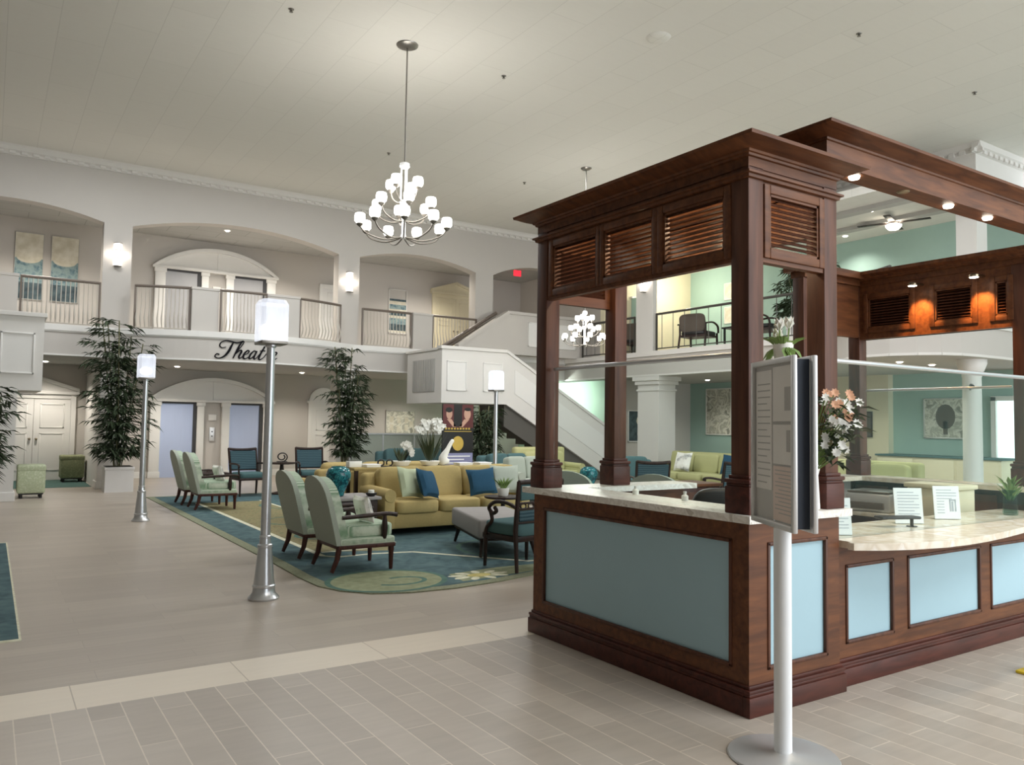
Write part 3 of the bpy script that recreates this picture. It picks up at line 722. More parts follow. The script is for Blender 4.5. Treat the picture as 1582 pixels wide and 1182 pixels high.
chandelier('large three-tier chandelier with round lit glass shades hanging in the middle of the lobby', (5.0, 10.55), 4.18, 5.42, 1.0)
chandelier('smaller chandelier with lit glass shades seen through the left opening of the booth', (10.75, 13.45), 3.22, 4.05, 0.72)
# ---- ceiling fan on the gallery
t = thing('ceiling_fan', 'dark ceiling fan with a lit bowl on the gallery ceiling beyond the canopy', 'ceiling fan', (16.75, 9.95, 6.25))
obj('motor', MB().lathe([(0.03, -0.14), (0.12, -0.12), (0.12, -0.05), (0.05, -0.02), (0.05, 0), (0, 0)], n=20), M['nickel'], t)
obj('light_bowl', MB().lathe([(0, -0.27), (0.1, -0.25), (0.16, -0.19), (0.17, -0.15), (0, -0.14)], n=20), M['spot_glow'], t)
for k in range(4):
    a = 0.35+k*PI/2; m = MB(); m.mark(); m.box(0.12, -0.07, -0.10, 0.75, 0.07, -0.085, 0.005); m.rz(a)
    obj('blade', m, M['dark_wood'], t)
# ------------------------------------------------------------------ reception kiosk
def W(name, mb, mat, parent, **k):
    # world-space mesh shifted into the space of its (unrotated) thing
    r = parent
    while r.parent: r = r.parent
    L0 = Vector(r.location)
    for v in mb.bm.verts: v.co -= L0
    return obj(name, mb, mat, parent, **k)
def pt(axis, side, f, a, d, z):     # point on a panelled face: a along the face, d outward from plane f
    return (f+side*d, a, z) if axis == 'y' else (a, f+side*d, z)
def fbox(mb, axis, side, f, a0, a1, d0, d1, z0, z1, bev=0.0):
    p, q = pt(axis, side, f, a0, d0, z0), pt(axis, side, f, a1, d1, z1)
    mb.box(p[0], p[1], p[2], q[0], q[1], q[2], bev)
def panelled(root, axis, side, f, a0, a1, z0, z1, panels, thick=0.11):
    fr = MB(); sp = sorted(panels)
    fbox(fr, axis, side, f, a0+0.035, a1, -thick, -0.03, 0.0, z1)
    e = a0
    for (p0, p1, q0, q1) in sp+[(a1, a1, z0, z1)]:
        fbox(fr, axis, side, f, e, p0, -0.03, 0, z0, z1) if p0 > e+1e-4 else None; e = p1
    for (p0, p1, q0, q1) in sp:
        fbox(fr, axis, side, f, p0, p1, -0.03, 0, z0, q0); fbox(fr, axis, side, f, p0, p1, -0.03, 0, q1, z1)
    W('frame', fr, M['wood_h'], root)
    for (p0, p1, q0, q1) in sp:
        b = MB(); fbox(b, axis, side, f, p0, p1, -0.028, -0.014, q0, q1)
        pn = W('fabric_panel', b, M['blue_panel'], root)
        md = MB(); w = 0.022
        for (u0, u1, v0, v1) in ((p0, p0+w, q0, q1), (p1-w, p1, q0, q1), (p0, p1, q0, q0+w), (p0, p1, q1-w, q1)):
            fbox(md, axis, side, f, u0, u1, -0.014, 0.008, v0, v1, 0.006)
        W('panel_moulding', md, M['wood'], pn)
def plinth(mb, axis, side, f, a0, a1, mit=True):
    for d, za, zb in ((0.028, 0, 0.105), (0.02, 0.105, 0.122), (0.024, 0.122, 0.142), (0.01, 0.142, 0.162)):
        fbox(mb, axis, side, f, a0-(d if mit else 0), a1+d, -0.02, d, za, zb, 0.004)
XA, YA, XB, YR = 3.45, 2.885, 4.25, 4.90
t = thing('reception_cabinet', 'tall dark wood booth base with one wide grey-blue panel on its long side', 'reception desk', (3.85, 3.9, 0))
panelled(t, 'y', -1, XA, YA+0.03, YR, 0.14, 1.03, [(3.0, 4.78, 0.232, 0.93)])
panelled(t, 'x', -1, YA, XA, XB, 0.14, 1.03, [(3.60, 4.135, 0.223, 0.914)])
m = MB(); m.box(XA+0.11, YR-0.1, 0, 4.92, YR, 1.03); m.box(XB-0.06, YA+0.1, 0, XB, 3.1, 1.03)
W('rear_wall', m, M['wood_h'], t)
m = MB(); plinth(m, 'y', -1, XA, YA+0.02, YR, False); plinth(m, 'x', -1, YA, XA, XB)
W('base_moulding', m, M['wood_base'], t)
o = MB(); o.prism([(3.385, 2.825), (4.295, 2.825), (4.295, 3.16), (3.78, 3.16), (3.78, 4.68), (4.95, 4.68), (4.95, 4.97), (3.385, 4.97)], 'z', 1.03, 1.072)
tag(obj('countertop', o, M['stone_edge']), 'pale veined stone countertop on the tall booth base, carrying the wooden posts', 'countertop')
# canopy of the booth
def post(root, x, y, z0, z1, mat='wood'):
    w = 0.125
    p = W('post', MB().box(x, y, z0, x+w, y+w, z1, 0.006), M[mat], root)
    b = MB(); c = 0.024
    b.box(x-c, y-c, z0, x+w+c, y+w+c, z0+0.15, 0.006); b.box(x-c+0.006, y-c+0.006, z0+0.15, x+w+c-0.006, y+w+c-0.006, z0+0.165, 0.004); b.box(x-c-0.004, y-c-0.004, z0+0.165, x+w+c+0.004, y+w+c+0.004, z0+0.19, 0.008); b.box(x-0.01, y-0.01, z0+0.19, x+w+0.01, y+w+0.01, z0+0.21, 0.005)
    W('post_base', b, M['wood_base'], p)
def louvre(root, axis, side, f, a0, a1, z0, z1, nsl=11):
    fr = MB(); w = 0.05
    for (u0, u1, v0, v1) in ((a0-w, a0, z0-w, z1+w), (a1, a1+w, z0-w, z1+w), (a0, a1, z0-w, z0), (a0, a1, z1, z1+w)): fbox(fr, axis, side, f, u0, u1, -0.02, 0.014, v0, v1, 0.007)
    for (u0, u1, v0, v1) in ((a0, a0+0.014, z0, z1), (a1-0.014, a1, z0, z1), (a0, a1, z0, z0+0.014), (a0, a1, z1-0.014, z1)): fbox(fr, axis, side, f, u0, u1, -0.02, 0.004, v0, v1)
    g = W('louvre_frame', fr, M['wood_h'], root)
    sl = MB(); n = nsl; hgt = (z1-z0)/n
    for i in range(n):
        z = z0+(i+0.5)*hgt
        q = [pt(axis, side, f, a0, d, zz) for d, zz in ((-0.004, z-hgt*0.48), (-0.012, z-hgt*0.56), (-0.046, z+hgt*0.30), (-0.038, z+hgt*0.38))]
        q2 = [pt(axis, side, f, a1, d, zz) for d, zz in ((-0.004, z-hgt*0.48), (-0.012, z-hgt*0.56), (-0.046, z+hgt*0.30), (-0.038, z+hgt*0.38))]
        A = [sl.bm.verts.new(v) for v in q]; B = [sl.bm.verts.new(v) for v in q2]
        sl.face(A); sl.face(B[::-1])
        for k in range(4): sl.face([A[k], B[k], B[(k+1) % 4], A[(k+1) % 4]])
    W('louvre_slats', sl, M['wood'], g)
def frieze(mb, axis, side, f, a0, a1, z0, z1, holes, th=0.05):
    e = a0
    for (h0, h1, q0, q1) in sorted(holes):
        fbox(mb, axis, side, f, e, h0, -th, 0, z0, z1); e = h1
        fbox(mb, axis, side, f, h0, h1, -th, 0, z0, q0); fbox(mb, axis, side, f, h0, h1, -th, 0, q1, z1)
    fbox(mb, axis, side, f, e, a1, -th, 0, z0, z1)
def cornice_ring(mb, x0, y0, x1, y1, prof, closed=True, sides='WSEN'):
    # prof: (outward offset, z); mitred ring around the rectangle
    rings = []
    for d, z in prof:
        rings.append([mb.bm.verts.new(p) for p in ((x0-d, y0-d, z), (x1+d, y0-d, z), (x1+d, y1+d, z), (x0-d, y1+d, z))])
    for A, B in zip(rings, rings[1:]+rings[:1]):
        for k, sd in enumerate('SENW'):
            if sd in sides: mb.face([A[k], A[(k+1) % 4], B[(k+1) % 4], B[k]])
PROF = [(-0.06, 2.99), (0.0, 2.99), (0.0, 3.045), (0.012, 3.05), (0.016, 3.062), (0.026, 3.066), (0.032, 3.078), (0.06, 3.082), (0.10, 3.098), (0.118, 3.108), (0.135, 3.112), (0.14, 3.13), (-0.06, 3.13)]
t = thing('reception_canopy', 'dark wood booth canopy on four square posts with louvred panels and wide cornice', 'canopy', (3.85, 3.9, 1.072))
for x, y in ((XA, YA), (XA, YR-0.125), (XB-0.125, YR-0.125), (XB-0.125, YA)): post(t, x, y, 1.072, 3.0)
m = MB(); LZ = (2.545, 2.865)
LA = [(4.20, 4.70), (3.645, 4.12), (3.06, 3.55)]; LB = [(3.63, 4.075)]
frieze(m, 'y', -1, XA+0.008, YA+0.125, YR-0.125, 2.47, 3.0, [(a, b)+LZ for a, b in LA])
frieze(m, 'x', -1, YA+0.008, XA+0.125, XB-0.125, 2.47, 3.0, [(a, b)+LZ for a, b in LB])
frieze(m, 'x', 1, YR-0.008, XA+0.125, XB-0.125, 2.47, 3.0, [(a, b)+LZ for a, b in LB])
m.box(XB-0.06, YA+0.125, 2.72, XB-0.008, YR-0.125, 3.0)
W('frieze', m, M['wood_h'], t)
for a, b in LA: louvre(t, 'y', -1, XA+0.008, a, b, *LZ)
for a, b in LB: louvre(t, 'x', -1, YA+0.008, a, b, *LZ)
for a, b in LB: louvre(t, 'x', 1, YR-0.008, a, b, *LZ)
m = MB(); cornice_ring(m, XA, YA, XB, YR, PROF)
cornice_ring(m, XA, YA, XB, YR, [(-0.05, 2.925), (0.0, 2.925), (0.012, 2.93), (0.016, 2.945), (0.03, 2.95), (0.03, 2.962), (0.0, 2.966), (-0.05, 2.966)])
W('cornice', m, M['wood_h'], t)
W('roof_board', MB().box(XA+0.05, YA+0.05, 3.02, XB-0.05, YR-0.05, 3.04), M['wood_h'], t)
for yy in (3.35, 4.0, 4.5):
    L_ = MB(); L_.lathe([(0, -0.012), (0.035, -0.01), (0.045, 0), (0, 0)], (3.85, yy, 3.02), 16)
    W('downlight', L_, M['spot_glow'], t)
light('booth_lamp', 'POINT', (3.75, 3.34, 2.83), 4.5, (1, 0.82, 0.55), 0.04)
light('booth_lamp', 'POINT', (3.75, 3.98, 2.80), 4.5, (1, 0.82, 0.55), 0.04)
light('booth_lamp', 'POINT', (3.85, 4.55, 2.82), 0.8, (1, 0.74, 0.42), 0.04)
# upper beam canopy over the front desk
t = thing('canopy_beam', 'upper dark wood beam with cornice and small downlights running over the curved front counter', 'canopy', (6.0, 2.95, 3.13))
m = MB(); m.box(4.12, 2.86, 3.135, 8.6, 3.02, 3.32); m.box(4.12, 3.02, 3.135, 4.27, 4.6, 3.32)
W('beam', m, M['wood_h'], t)
UP = [(-0.05, 3.27), (0.0, 3.27), (0.008, 3.276), (0.010, 3.288), (0.02, 3.292), (0.026, 3.302), (0.07, 3.322), (0.092, 3.332), (0.1, 3.336), (0.105, 3.352), (-0.05, 3.352)]
m = MB(); cornice_ring(m, 4.12, 2.86, 8.6, 4.6, UP, sides='SW')
W('cornice', m, M['wood_h'], t)
for x in (4.50, 5.62, 6.17):
    q = MB(); q.lathe([(0, -0.02), (0.03, -0.016), (0.036, 0), (0, 0)], (x, 2.93, 3.135), 16)
    W('downlight', q, M['spot_glow'], t)
    light('beam_spot', 'SPOT', (x, 2.93, 3.09), 14, (1, 0.85, 0.62), 0.03, (0, 0, 0), spot_size=1.7, spot_blend=0.8)
q = MB(); q.lathe([(0, -0.01), (0.035, -0.008), (0.042, 0), (0, 0)], (5.05, 2.93, 3.135), 16); W('unlit_downlight', q, M['brass'], t)
# lower curved front desk
t = thing('front_desk', 'lower dark wood front desk with a row of bright pale-blue panels', 'reception desk', (5.9, 3.0, 0))
YF2 = 2.935
panelled(t, 'x', -1, YF2, XB+0.005, 7.35, 0.14, 0.83, [(4.385, 4.90, 0.24, 0.717), (5.057, 6.0, 0.245, 0.719), (6.137, 7.15, 0.245, 0.719)])
m = MB(); plinth(m, 'x', -1, YF2, XB+0.05, 7.35)
W('base_moulding', m, M['wood_base'], t)
fc = [(4.27, 2.84), (4.27, 2.80), (4.42, 2.715), (4.62, 2.645), (4.9, 2.592), (5.15, 2.583), (5.4, 2.595), (5.7, 2.628), (6.0, 2.672), (6.3, 2.72), (6.7, 2.79), (7.1, 2.86), (7.35, 2.9)]
m = MB(); m.prism([(x, y) for x, y in fc]+[(7.35, 3.40), (4.31, 3.40), (4.31, 2.84)], 'z', 0.83, 0.872)
tag(obj('countertop', m, M['stone']), 'curved pale stone front countertop lower than the booth, with white notice cards on it', 'countertop')
# glass screens with steel rails
def screen(lbl, p0, p1, z0, z1, rr=0.015):
    p0, p1 = Vector(p0), Vector(p1); c = (p0+p1)/2
    t = thing('glass_screen', lbl, 'glass screen', (c.x, c.y, z0), 0, 'kiosk glass screens')
    d = (p1-p0); n = Vector((-d.y, d.x)).normalized()*0.004
    m = MB(); q = [p0+n, p1+n, p1-n, p0-n]; m.prism([(v.x, v.y) for v in q], 'z', z0, z1-0.01); W('pane', m, M['glass'], t)
    W('top_rail', MB().tube([(p0.x, p0.y, z1), (p1.x, p1.y, z1)], rr, 10), M['steel'], t)
    return t
screen('clear glass screen with steel top rail on the long left side of the booth', (3.51, 3.045), (3.51, 4.74), 1.072, 1.955)
screen('clear glass screen with steel top rail standing along the curved front counter', (4.305, 2.96), (7.34, 2.96), 0.872, 1.962)
screen('clear glass screen with rail on the far side of the kiosk behind the work counter', (7.46, 3.36), (7.46, 4.74), 1.072, 1.93, 0.012)
# right-hand side of the kiosk
t = thing('side_canopy', 'dark wood canopy frieze with warm orange-lit stiles at the far right of the kiosk', 'canopy', (7.46, 4.05, 1.072))
for x, y in ((7.4, 4.775), (7.4, 3.2), (6.5, 4.775)): post(t, x, y, 1.072, 3.0)
m = MB(); SZ = (2.56, 2.86); SL = [(4.24, 4.68), (3.66, 4.00), (3.36, 3.46)]
frieze(m, 'y', -1, 7.408, 3.325, 4.775, 2.45, 3.0, [(a, b)+SZ for a, b in SL]); m.box(6.62, 4.78, 2.47, 7.4, 4.83, 3.0)
W('frieze', m, M['wood_h'], t)
for a, b in SL: louvre(t, 'y', -1, 7.408, a, b, *SZ, nsl=11)
P2 = [(d, z) for d, z in PROF]
m = MB(); cornice_ring(m, 7.4, 3.2, 7.52, 4.9, [(min(d, 0.09) if d > 0.05 else d, z) for d, z in P2]); m.box(6.5, 4.76, 3.0, 7.4, 4.92, 3.06); m.box(6.46, 4.70, 3.06, 7.4, 4.98, 3.13)
W('cornice', m, M['wood_h'], t)
W('dark_backing', MB().box(7.50, 3.325, 2.45, 7.515, 4.775, 3.0), M['dark_wood'], t)  # dark board added so the bright gallery stays hidden behind the louvres
for yy in (4.12, 3.56):
    q = MB(); q.lathe([(0.045, 0), (0.045, 0.02), (0.02, 0.035), (0, 0.035)], (7.24, yy, 2.90), 14); q.box(7.24, yy-0.015, 2.92, 7.41, yy+0.015, 2.935)
    l = W('puck_light', q, M['brass'], t)
    q = MB(); q.lathe([(0, -0.006), (0.036, -0.004), (0.038, 0.002), (0, 0.002)], (7.24, yy, 2.90), 14); W('lens', q, M['spot_glow'], l)
    light('puck_spot', 'SPOT', (7.24, yy, 2.88), 24, (1, 0.46, 0.13), 0.02, (0, -0.5, 0), spot_size=1.15, spot_blend=0.7)
t = thing('side_cabinet', 'dark wood side cabinet of the kiosk below the far stone counter', 'reception desk', (7.45, 4.0, 0))
m = MB(); m.box(7.36, 3.0, 0, 7.5, 4.9, 1.03); m.box(6.5, 4.8, 0, 7.36, 4.9, 1.03); W('carcass', m, M['dark_wood'], t)
m = MB()
for a in (3.45, 3.95, 4.45): m.box(7.345, a, 0.3, 7.36, a+0.4, 0.98, 0.005)
W('back_panel', m, M['wood'], t)
W('grey_panel', MB().box(6.95, 4.785, 0.78, 7.25, 4.80, 1.02), M['soffit'], t)
m = MB(); m.prism([(6.45, 4.66), (7.25, 4.66), (7.25, 3.0), (7.58, 3.0), (7.58, 4.97), (6.45, 4.97)], 'z', 1.03, 1.072)
tag(obj('countertop', m, M['stone']), 'pale stone counter along the far right side of the kiosk below the tinted glass', 'countertop')
t = thing('work_counter', 'low stone-topped staff work counter inside the kiosk at far right', 'counter', (7.05, 4.0, 0))
W('top', MB().box(6.75, 3.06, 0.74, 7.34, 4.78, 0.78, 0.006), M['stone'], t); W('support', MB().box(6.85, 3.07, 0, 7.3, 4.7, 0.74), M['dark_wood'], t)
t = thing('work_counter', 'low staff desk directly behind the curved front counter', 'counter', (5.4, 3.7, 0))
W('top', MB().box(4.95, 3.42, 0.70, 6.5, 3.95, 0.74, 0.006), M['stone'], t)
m = MB(); m.box(5.0, 3.45, 0, 5.06, 3.9, 0.70); m.box(6.4, 3.45, 0, 6.46, 3.9, 0.70); W('support', m, M['dark_wood'], t)
# things on the counters
def card(lbl, x, y, z, w, h, rz, box=False):
    t = thing('notice_card', lbl, 'notice', (x, y, z), rz, 'white notice cards')
    m = MB(); m.mark(); m.box(-w/2, -0.003, 0.004, w/2, 0.003, h); m.xf(Matrix.Rotation(-0.12, 4, 'X')); obj('sheet', m, M['paper'], t)
    m = MB(); m.box(-w/2, -0.004, 0, w/2, 0.06, 0.006); m.mark(); m.box(-w/2, 0.004, 0.004, w/2, 0.009, h*0.9); m.xf(Matrix.Rotation(-0.12, 4, 'X')); obj('stand', m, M['glass'], t)
    m = MB(); m.mark()
    k = 0
    for i in range(9):
        zz = h*(0.88-0.085*i); m.box(-w*0.38, -0.0045, zz-0.003, w*(0.38 if i % 3 else 0.2) if not (box and 3 < i) else -0.02, -0.003, zz+0.002)
    if box:
        for q in ((0.02, 0.03, 0.06, 0.15), (0.02, 0.07, 0.14, 0.15), (0.06, 0.07, 0.06, 0.15), (0.035, 0.05, 0.06, 0.135)): m.box(q[0], -0.0045, q[2], q[1], -0.003, q[3])
    m.xf(Matrix.Rotation(-0.12, 4, 'X')); obj('printed_lines', m, M['ink'], t)
card('white notice card at the left end of the curved counter against the booth', 4.50, 2.99+0.06, 0.872, 0.165, 0.235, -0.5)
card('second notice card just behind the leftmost one by the booth', 4.62, 3.20, 0.872, 0.14, 0.235, -0.5)
card('middle white notice card on the curved counter', 5.5, 3.17, 0.872, 0.205, 0.255, -0.55)
card('rightmost white notice card on the curved counter with a small boxed mark', 6.05, 3.19, 0.872, 0.20, 0.25, -0.55, True)
t = thing('shelf_box', 'beige shelf box behind the rightmost notice card', 'box', (6.92, 3.70, 0.78))
obj('body', MB().box(-0.16, -0.22, 0, 0.12, 0.22, 0.26, 0.01), M['cream'], t); obj('lid', MB().box(-0.18, -0.24, 0.26, 0.14, 0.24, 0.30, 0.01), M['cream'], t)
t = thing('desktop_printer', 'grey boxy printer on the work counter at the back of the kiosk', 'printer', (6.98, 4.35, 0.78), 0.2)
obj('body', MB().box(-0.2, -0.2, 0, 0.2, 0.2, 0.17, 0.02), M['alum'], t); obj('paper_tray', MB().box(-0.23, -0.15, 0.03, -0.2, 0.15, 0.09, 0.005), M['taupe_fab'], t); obj('top_cover', MB().box(-0.19, -0.19, 0.17, 0.19, 0.19, 0.19, 0.008), M['nickel'], t)
t = thing('computer_monitor', 'black low monitor on the staff desk behind the curved counter', 'monitor', (5.3, 3.62, 0.74), 0.3)
obj('screen', MB().box(-0.26, -0.015, 0.04, 0.26, 0.015, 0.20, 0.008), M['screen'], t); obj('stand', MB().box(-0.1, -0.06, 0, 0.1, 0.06, 0.015).box(-0.03, 0.0, 0.015, 0.03, 0.02, 0.1), M['black'], t)
t = thing('credit_card_reader', 'small black card reader with a short stand on the curved counter', 'card reader', (5.28, 3.12, 0.872), -0.4)
obj('stand', MB().cyl((0.1, 0, 0), (0.1, 0, 0.055), 0.012, n=10).cyl((0.1, 0, 0), (0.1, 0, 0.006), 0.035, n=14), M['black'], t); obj('body', MB().box(-0.16, -0.05, 0.055, 0.14, 0.05, 0.075, 0.008), M['black'], t)
t = thing('glass_vase', 'glass vase of green leaves at the right end of the curved counter', 'vase', (6.86, 3.12, 0.872))
obj('vase', MB().lathe([(0.05, 0), (0.055, 0.01), (0.05, 0.16), (0.058, 0.2), (0.052, 0.2), (0.045, 0.16), (0.045, 0.015), (0, 0.015)], n=20), M['pane_teal'], t)
m = MB()
for i in range(34):
    a = rnd.random()*2*PI; m.leaf((0.02*math.cos(a), 0.02*math.sin(a), 0.1+0.12*rnd.random()), (math.cos(a)*0.5, math.sin(a)*0.5, 0.9), 0.12+0.06*rnd.random(), 0.035)
obj('foliage', m, M['leaf_bright'], t)
for (x, y, lb) in ((3.72, 4.08, 'small white sanitizer bottle on the booth counter, farther of the two'), (3.72, 3.62, 'small white sanitizer bottle on the booth counter, nearer of the two')):
    t = thing('small_bottle', lb, 'bottle', (x, y, 1.072))
    obj('body', MB().lathe([(0.02, 0), (0.022, 0.005), (0.022, 0.03), (0.009, 0.04), (0.009, 0.048), (0, 0.048)], n=14), M['petal'], t); obj('cap', MB().lathe([(0.011, 0.044), (0.011, 0.058), (0, 0.058)], n=12), M['trim'], t)
# office chair inside
t = thing('office_chair', 'black office chair inside the kiosk, its back showing over the booth counter', 'chair', (4.53, 4.08, 0), 2.55)
obj('backrest', MB().soft((0, 0.24, 0.84), (0.25, 0.05, 0.27), 0.5), M['black'], t); obj('seat', MB().soft((0, 0, 0.48), (0.25, 0.25, 0.05), 0.5), M['black'], t)
obj('gas_column', MB().cyl((0, 0, 0.08), (0, 0, 0.45), 0.03), M['steel'], t)
m = MB()
for k in range(5):
    a = 2*PI*k/5; m.tube([(0, 0, 0.1), (0.27*math.cos(a), 0.27*math.sin(a), 0.07)], [0.03, 0.02], 8); m.ball((0.27*math.cos(a), 0.27*math.sin(a), 0.035), 0.035, 10)
obj('star_base', m, M['black'], t)
t = thing('low_cabinet', 'brown wooden low cabinet beside the black office chair', 'cabinet', (5.65, 5.7, 0))
obj('carcass', MB().box(-0.05, -0.2, 0, 0.5, 0.2, 0.95, 0.008), M['leg_wood'], t); obj('top', MB().box(-0.07, -0.22, 0.95, 0.52, 0.22, 0.98, 0.006), M['wood_h'], t)
m = MB(); m.box(-0.03, -0.215, 0.06, 0.22, -0.2, 0.9, 0.004); obj('door', m, M['wood'], t); m = MB(); m.box(0.24, -0.215, 0.06, 0.48, -0.2, 0.9, 0.004); obj('door', m, M['wood'], t)
# ------------------------------------------------------------------ sign stand in front
t = thing('sign_stand', 'white double-sided notice stand on a round steel base in front of the booth corner', 'sign', (3.178, 2.458, 0), math.radians(-29.4))
obj('base', MB().lathe([(0.25, 0), (0.255, 0.004), (0.25, 0.012), (0.06, 0.02), (0.045, 0.03), (0, 0.03)], n=56), M['alum'], t)
obj('post', MB().cyl((0, 0, 0.02), (0, 0, 1.12), 0.041, n=28), M['white_metal'], t)
Z0, Z1 = 1.075, 1.875
core = obj('panel_core', MB().box(-0.036, -0.215, Z0+0.015, 0.036, 0.215, Z1-0.015), M['navy_core'], t)
for sgn in (-1, 1):
    fr = MB(); xa, xb = sorted((sgn*0.036, sgn*0.058))
    for (y0, y1, z0, z1) in ((-0.255, -0.228, Z0, Z1), (0.228, 0.255, Z0, Z1), (-0.228, 0.228, Z0, Z0+0.027), (-0.228, 0.228, Z1-0.027, Z1)): fr.box(xa, y0, z0, xb, y1, z1, 0.004)
    fo = obj('snap_frame', fr, M['alum'], t)
    xs_ = sorted((sgn*0.037, sgn*0.040)); obj('back_sheet', MB().box(xs_[0], -0.228, Z0+0.027, xs_[1], 0.228, Z1-0.027), M['sign_dark'], fo)
    xs_ = sorted((sgn*0.040, sgn*0.043)); g = MB(); g.box(xs_[0], 0.02, Z0+0.16, xs_[1], 0.215, Z1-0.05); g.box(xs_[0], 0.02, Z0+0.16, xs_[1], 0.215, Z1-0.05)
    obj('notice_sheet', MB().box(xs_[0], 0.02, Z0+0.17, xs_[1], 0.215, Z1-0.05), M['sign_paper'], fo)
    obj('notice_sheet', MB().box(xs_[0], -0.222, Z0+0.50, xs_[1], 0.005, Z1-0.04), M['sign_paper'], fo)
    obj('notice_sheet', MB().box(xs_[0], -0.222, Z0+0.30, xs_[1], 0.005, Z0+0.485), M['sign_paper'], fo)
    obj('pinkish_notice_sheet', MB().box(xs_[0], -0.222, Z0+0.035, xs_[1], 0.005, Z0+0.29), M['sign_pink'], fo)
    xs_ = sorted((sgn*0.043, sgn*0.044)); k = MB()
    for i in range(16): k.box(xs_[0], 0.19-(0.15 if i % 4 else 0.11), Z0+0.2+i*0.032, xs_[1], 0.195, Z0+0.206+i*0.032)
    for i in range(12): k.box(xs_[0], -0.2, Z0+0.07+i*0.018, xs_[1], -0.02-0.04*(i % 3 == 0), Z0+0.074+i*0.018)
    k.box(xs_[0], -0.21, Z0+0.55, xs_[1], -0.13, Z0+0.66); k.box(xs_[0], -0.19, Z0+0.36, xs_[1], -0.15, Z0+0.46); k.box(xs_[0], -0.2, Z0+0.49, xs_[1], 0.0, Z0+0.497)
    obj('printed_lines', k, M['ink_gray'], fo)
# ------------------------------------------------------------------ flowers on the booth counter behind the sign
def flower(mb, c, r, n=6, tilt=None):
    a0 = rnd.random()*PI; d = Vector(tilt or (-0.4, -0.7, 0.3)).normalized()
    u = d.orthogonal().normalized(); w = d.cross(u)
    for k in range(n):
        a = a0+2*PI*k/n; v = u*math.cos(a)+w*math.sin(a)
        mb.leaf(Vector(c), v+d*0.35, r, r*0.75, up=d, droop=0.05)
t = thing('flower_vase', 'tall white vase with white tulips showing just above the sign stand', 'flowers', (3.89, 3.0, 1.072))
obj('vase', MB().lathe([(0.055, 0), (0.06, 0.01), (0.04, 0.3), (0.036, 0.6), (0.05, 0.86), (0.06, 0.97), (0.052, 0.97), (0.04, 0.88), (0, 0.88)], n=24), M['petal'], t)
m = MB(); g = MB(); f = MB()
for i, (x, y, h) in enumerate(((-0.06, -0.02, 1.08), (0.055, 0.0, 1.10), (-0.01, 0.03, 1.03))):
    g.tube([(x*0.3, y*0.3, 0.9), (x*0.8, y*0.8, 0.98), (x, y, h-0.03)], 0.005, 6)
    for k in range(6):
        a = k*PI/3; f.leaf((x, y, h-0.045), (0.35*math.cos(a), 0.35*math.sin(a), 1), 0.085, 0.05, Vector((math.cos(a), math.sin(a), 0.2)), 0.0)
for i in range(22):
    a = rnd.random()*2*PI; m.leaf((0.045*math.cos(a), 0.045*math.sin(a), 0.95), (math.cos(a), math.sin(a), 0.9-1.8*(i % 3 == 0)), 0.12, 0.05)
obj('stem', g, M['leaf_bright'], t); obj('leaves', m, M['leaf_bright'], t); obj('tulip_heads', f, M['petal'], t)
t = thing('flower_arrangement', 'peach and white flower arrangement peeking out right of the sign stand', 'flowers', (3.99, 2.90, 1.072))
obj('vase', MB().lathe([(0.05, 0), (0.06, 0.01), (0.05, 0.2), (0.065, 0.26), (0.055, 0.26), (0.04, 0.2), (0, 0.2)], n=20), M['petal'], t)
g = MB(); l = MB()
for i in range(42):
    a = rnd.random()*2*PI; z = 0.33+0.36*rnd.random(); R = 0.10*rnd.random()+0.03; c = Vector((R*math.cos(a)+0.02, R*math.sin(a)*0.7-0.2, z))
    g.tube([(0, 0, 0.2), c*0.6+Vector((0, 0, z*0.2)), c], 0.003, 5)
    fl = MB(); flower(fl, c, 0.03, 8); pe = z > 0.52 and i % 3; obj('peach_flower' if pe else 'white_flower', fl, M['petal_peach' if pe else 'petal'], t)
    l.leaf(c-Vector((0, 0, 0.03)), (math.cos(a), math.sin(a), 0.1), 0.11, 0.055); l.leaf(c-Vector((0, 0, 0.06)), (math.cos(a+2), math.sin(a+2), -0.3), 0.09, 0.04)
obj('stem', g, M['leaf_bright'], t); obj('leaves', l, M['green'], t)
# yellow floor sign at the right frame edge
t = thing('wet_floor_cone', 'yellow plastic floor cone at the right edge of the photo on the sunlit floor', 'floor cone', (5.65, 2.40, 0))
obj('base', MB().box(-0.11, -0.11, 0, 0.11, 0.11, 0.02, 0.008), M['yellow'], t)
obj('cone', MB().lathe([(0.09, 0.02), (0.03, 0.2), (0.02, 0.21), (0, 0.21)], n=24), M['yellow'], t)
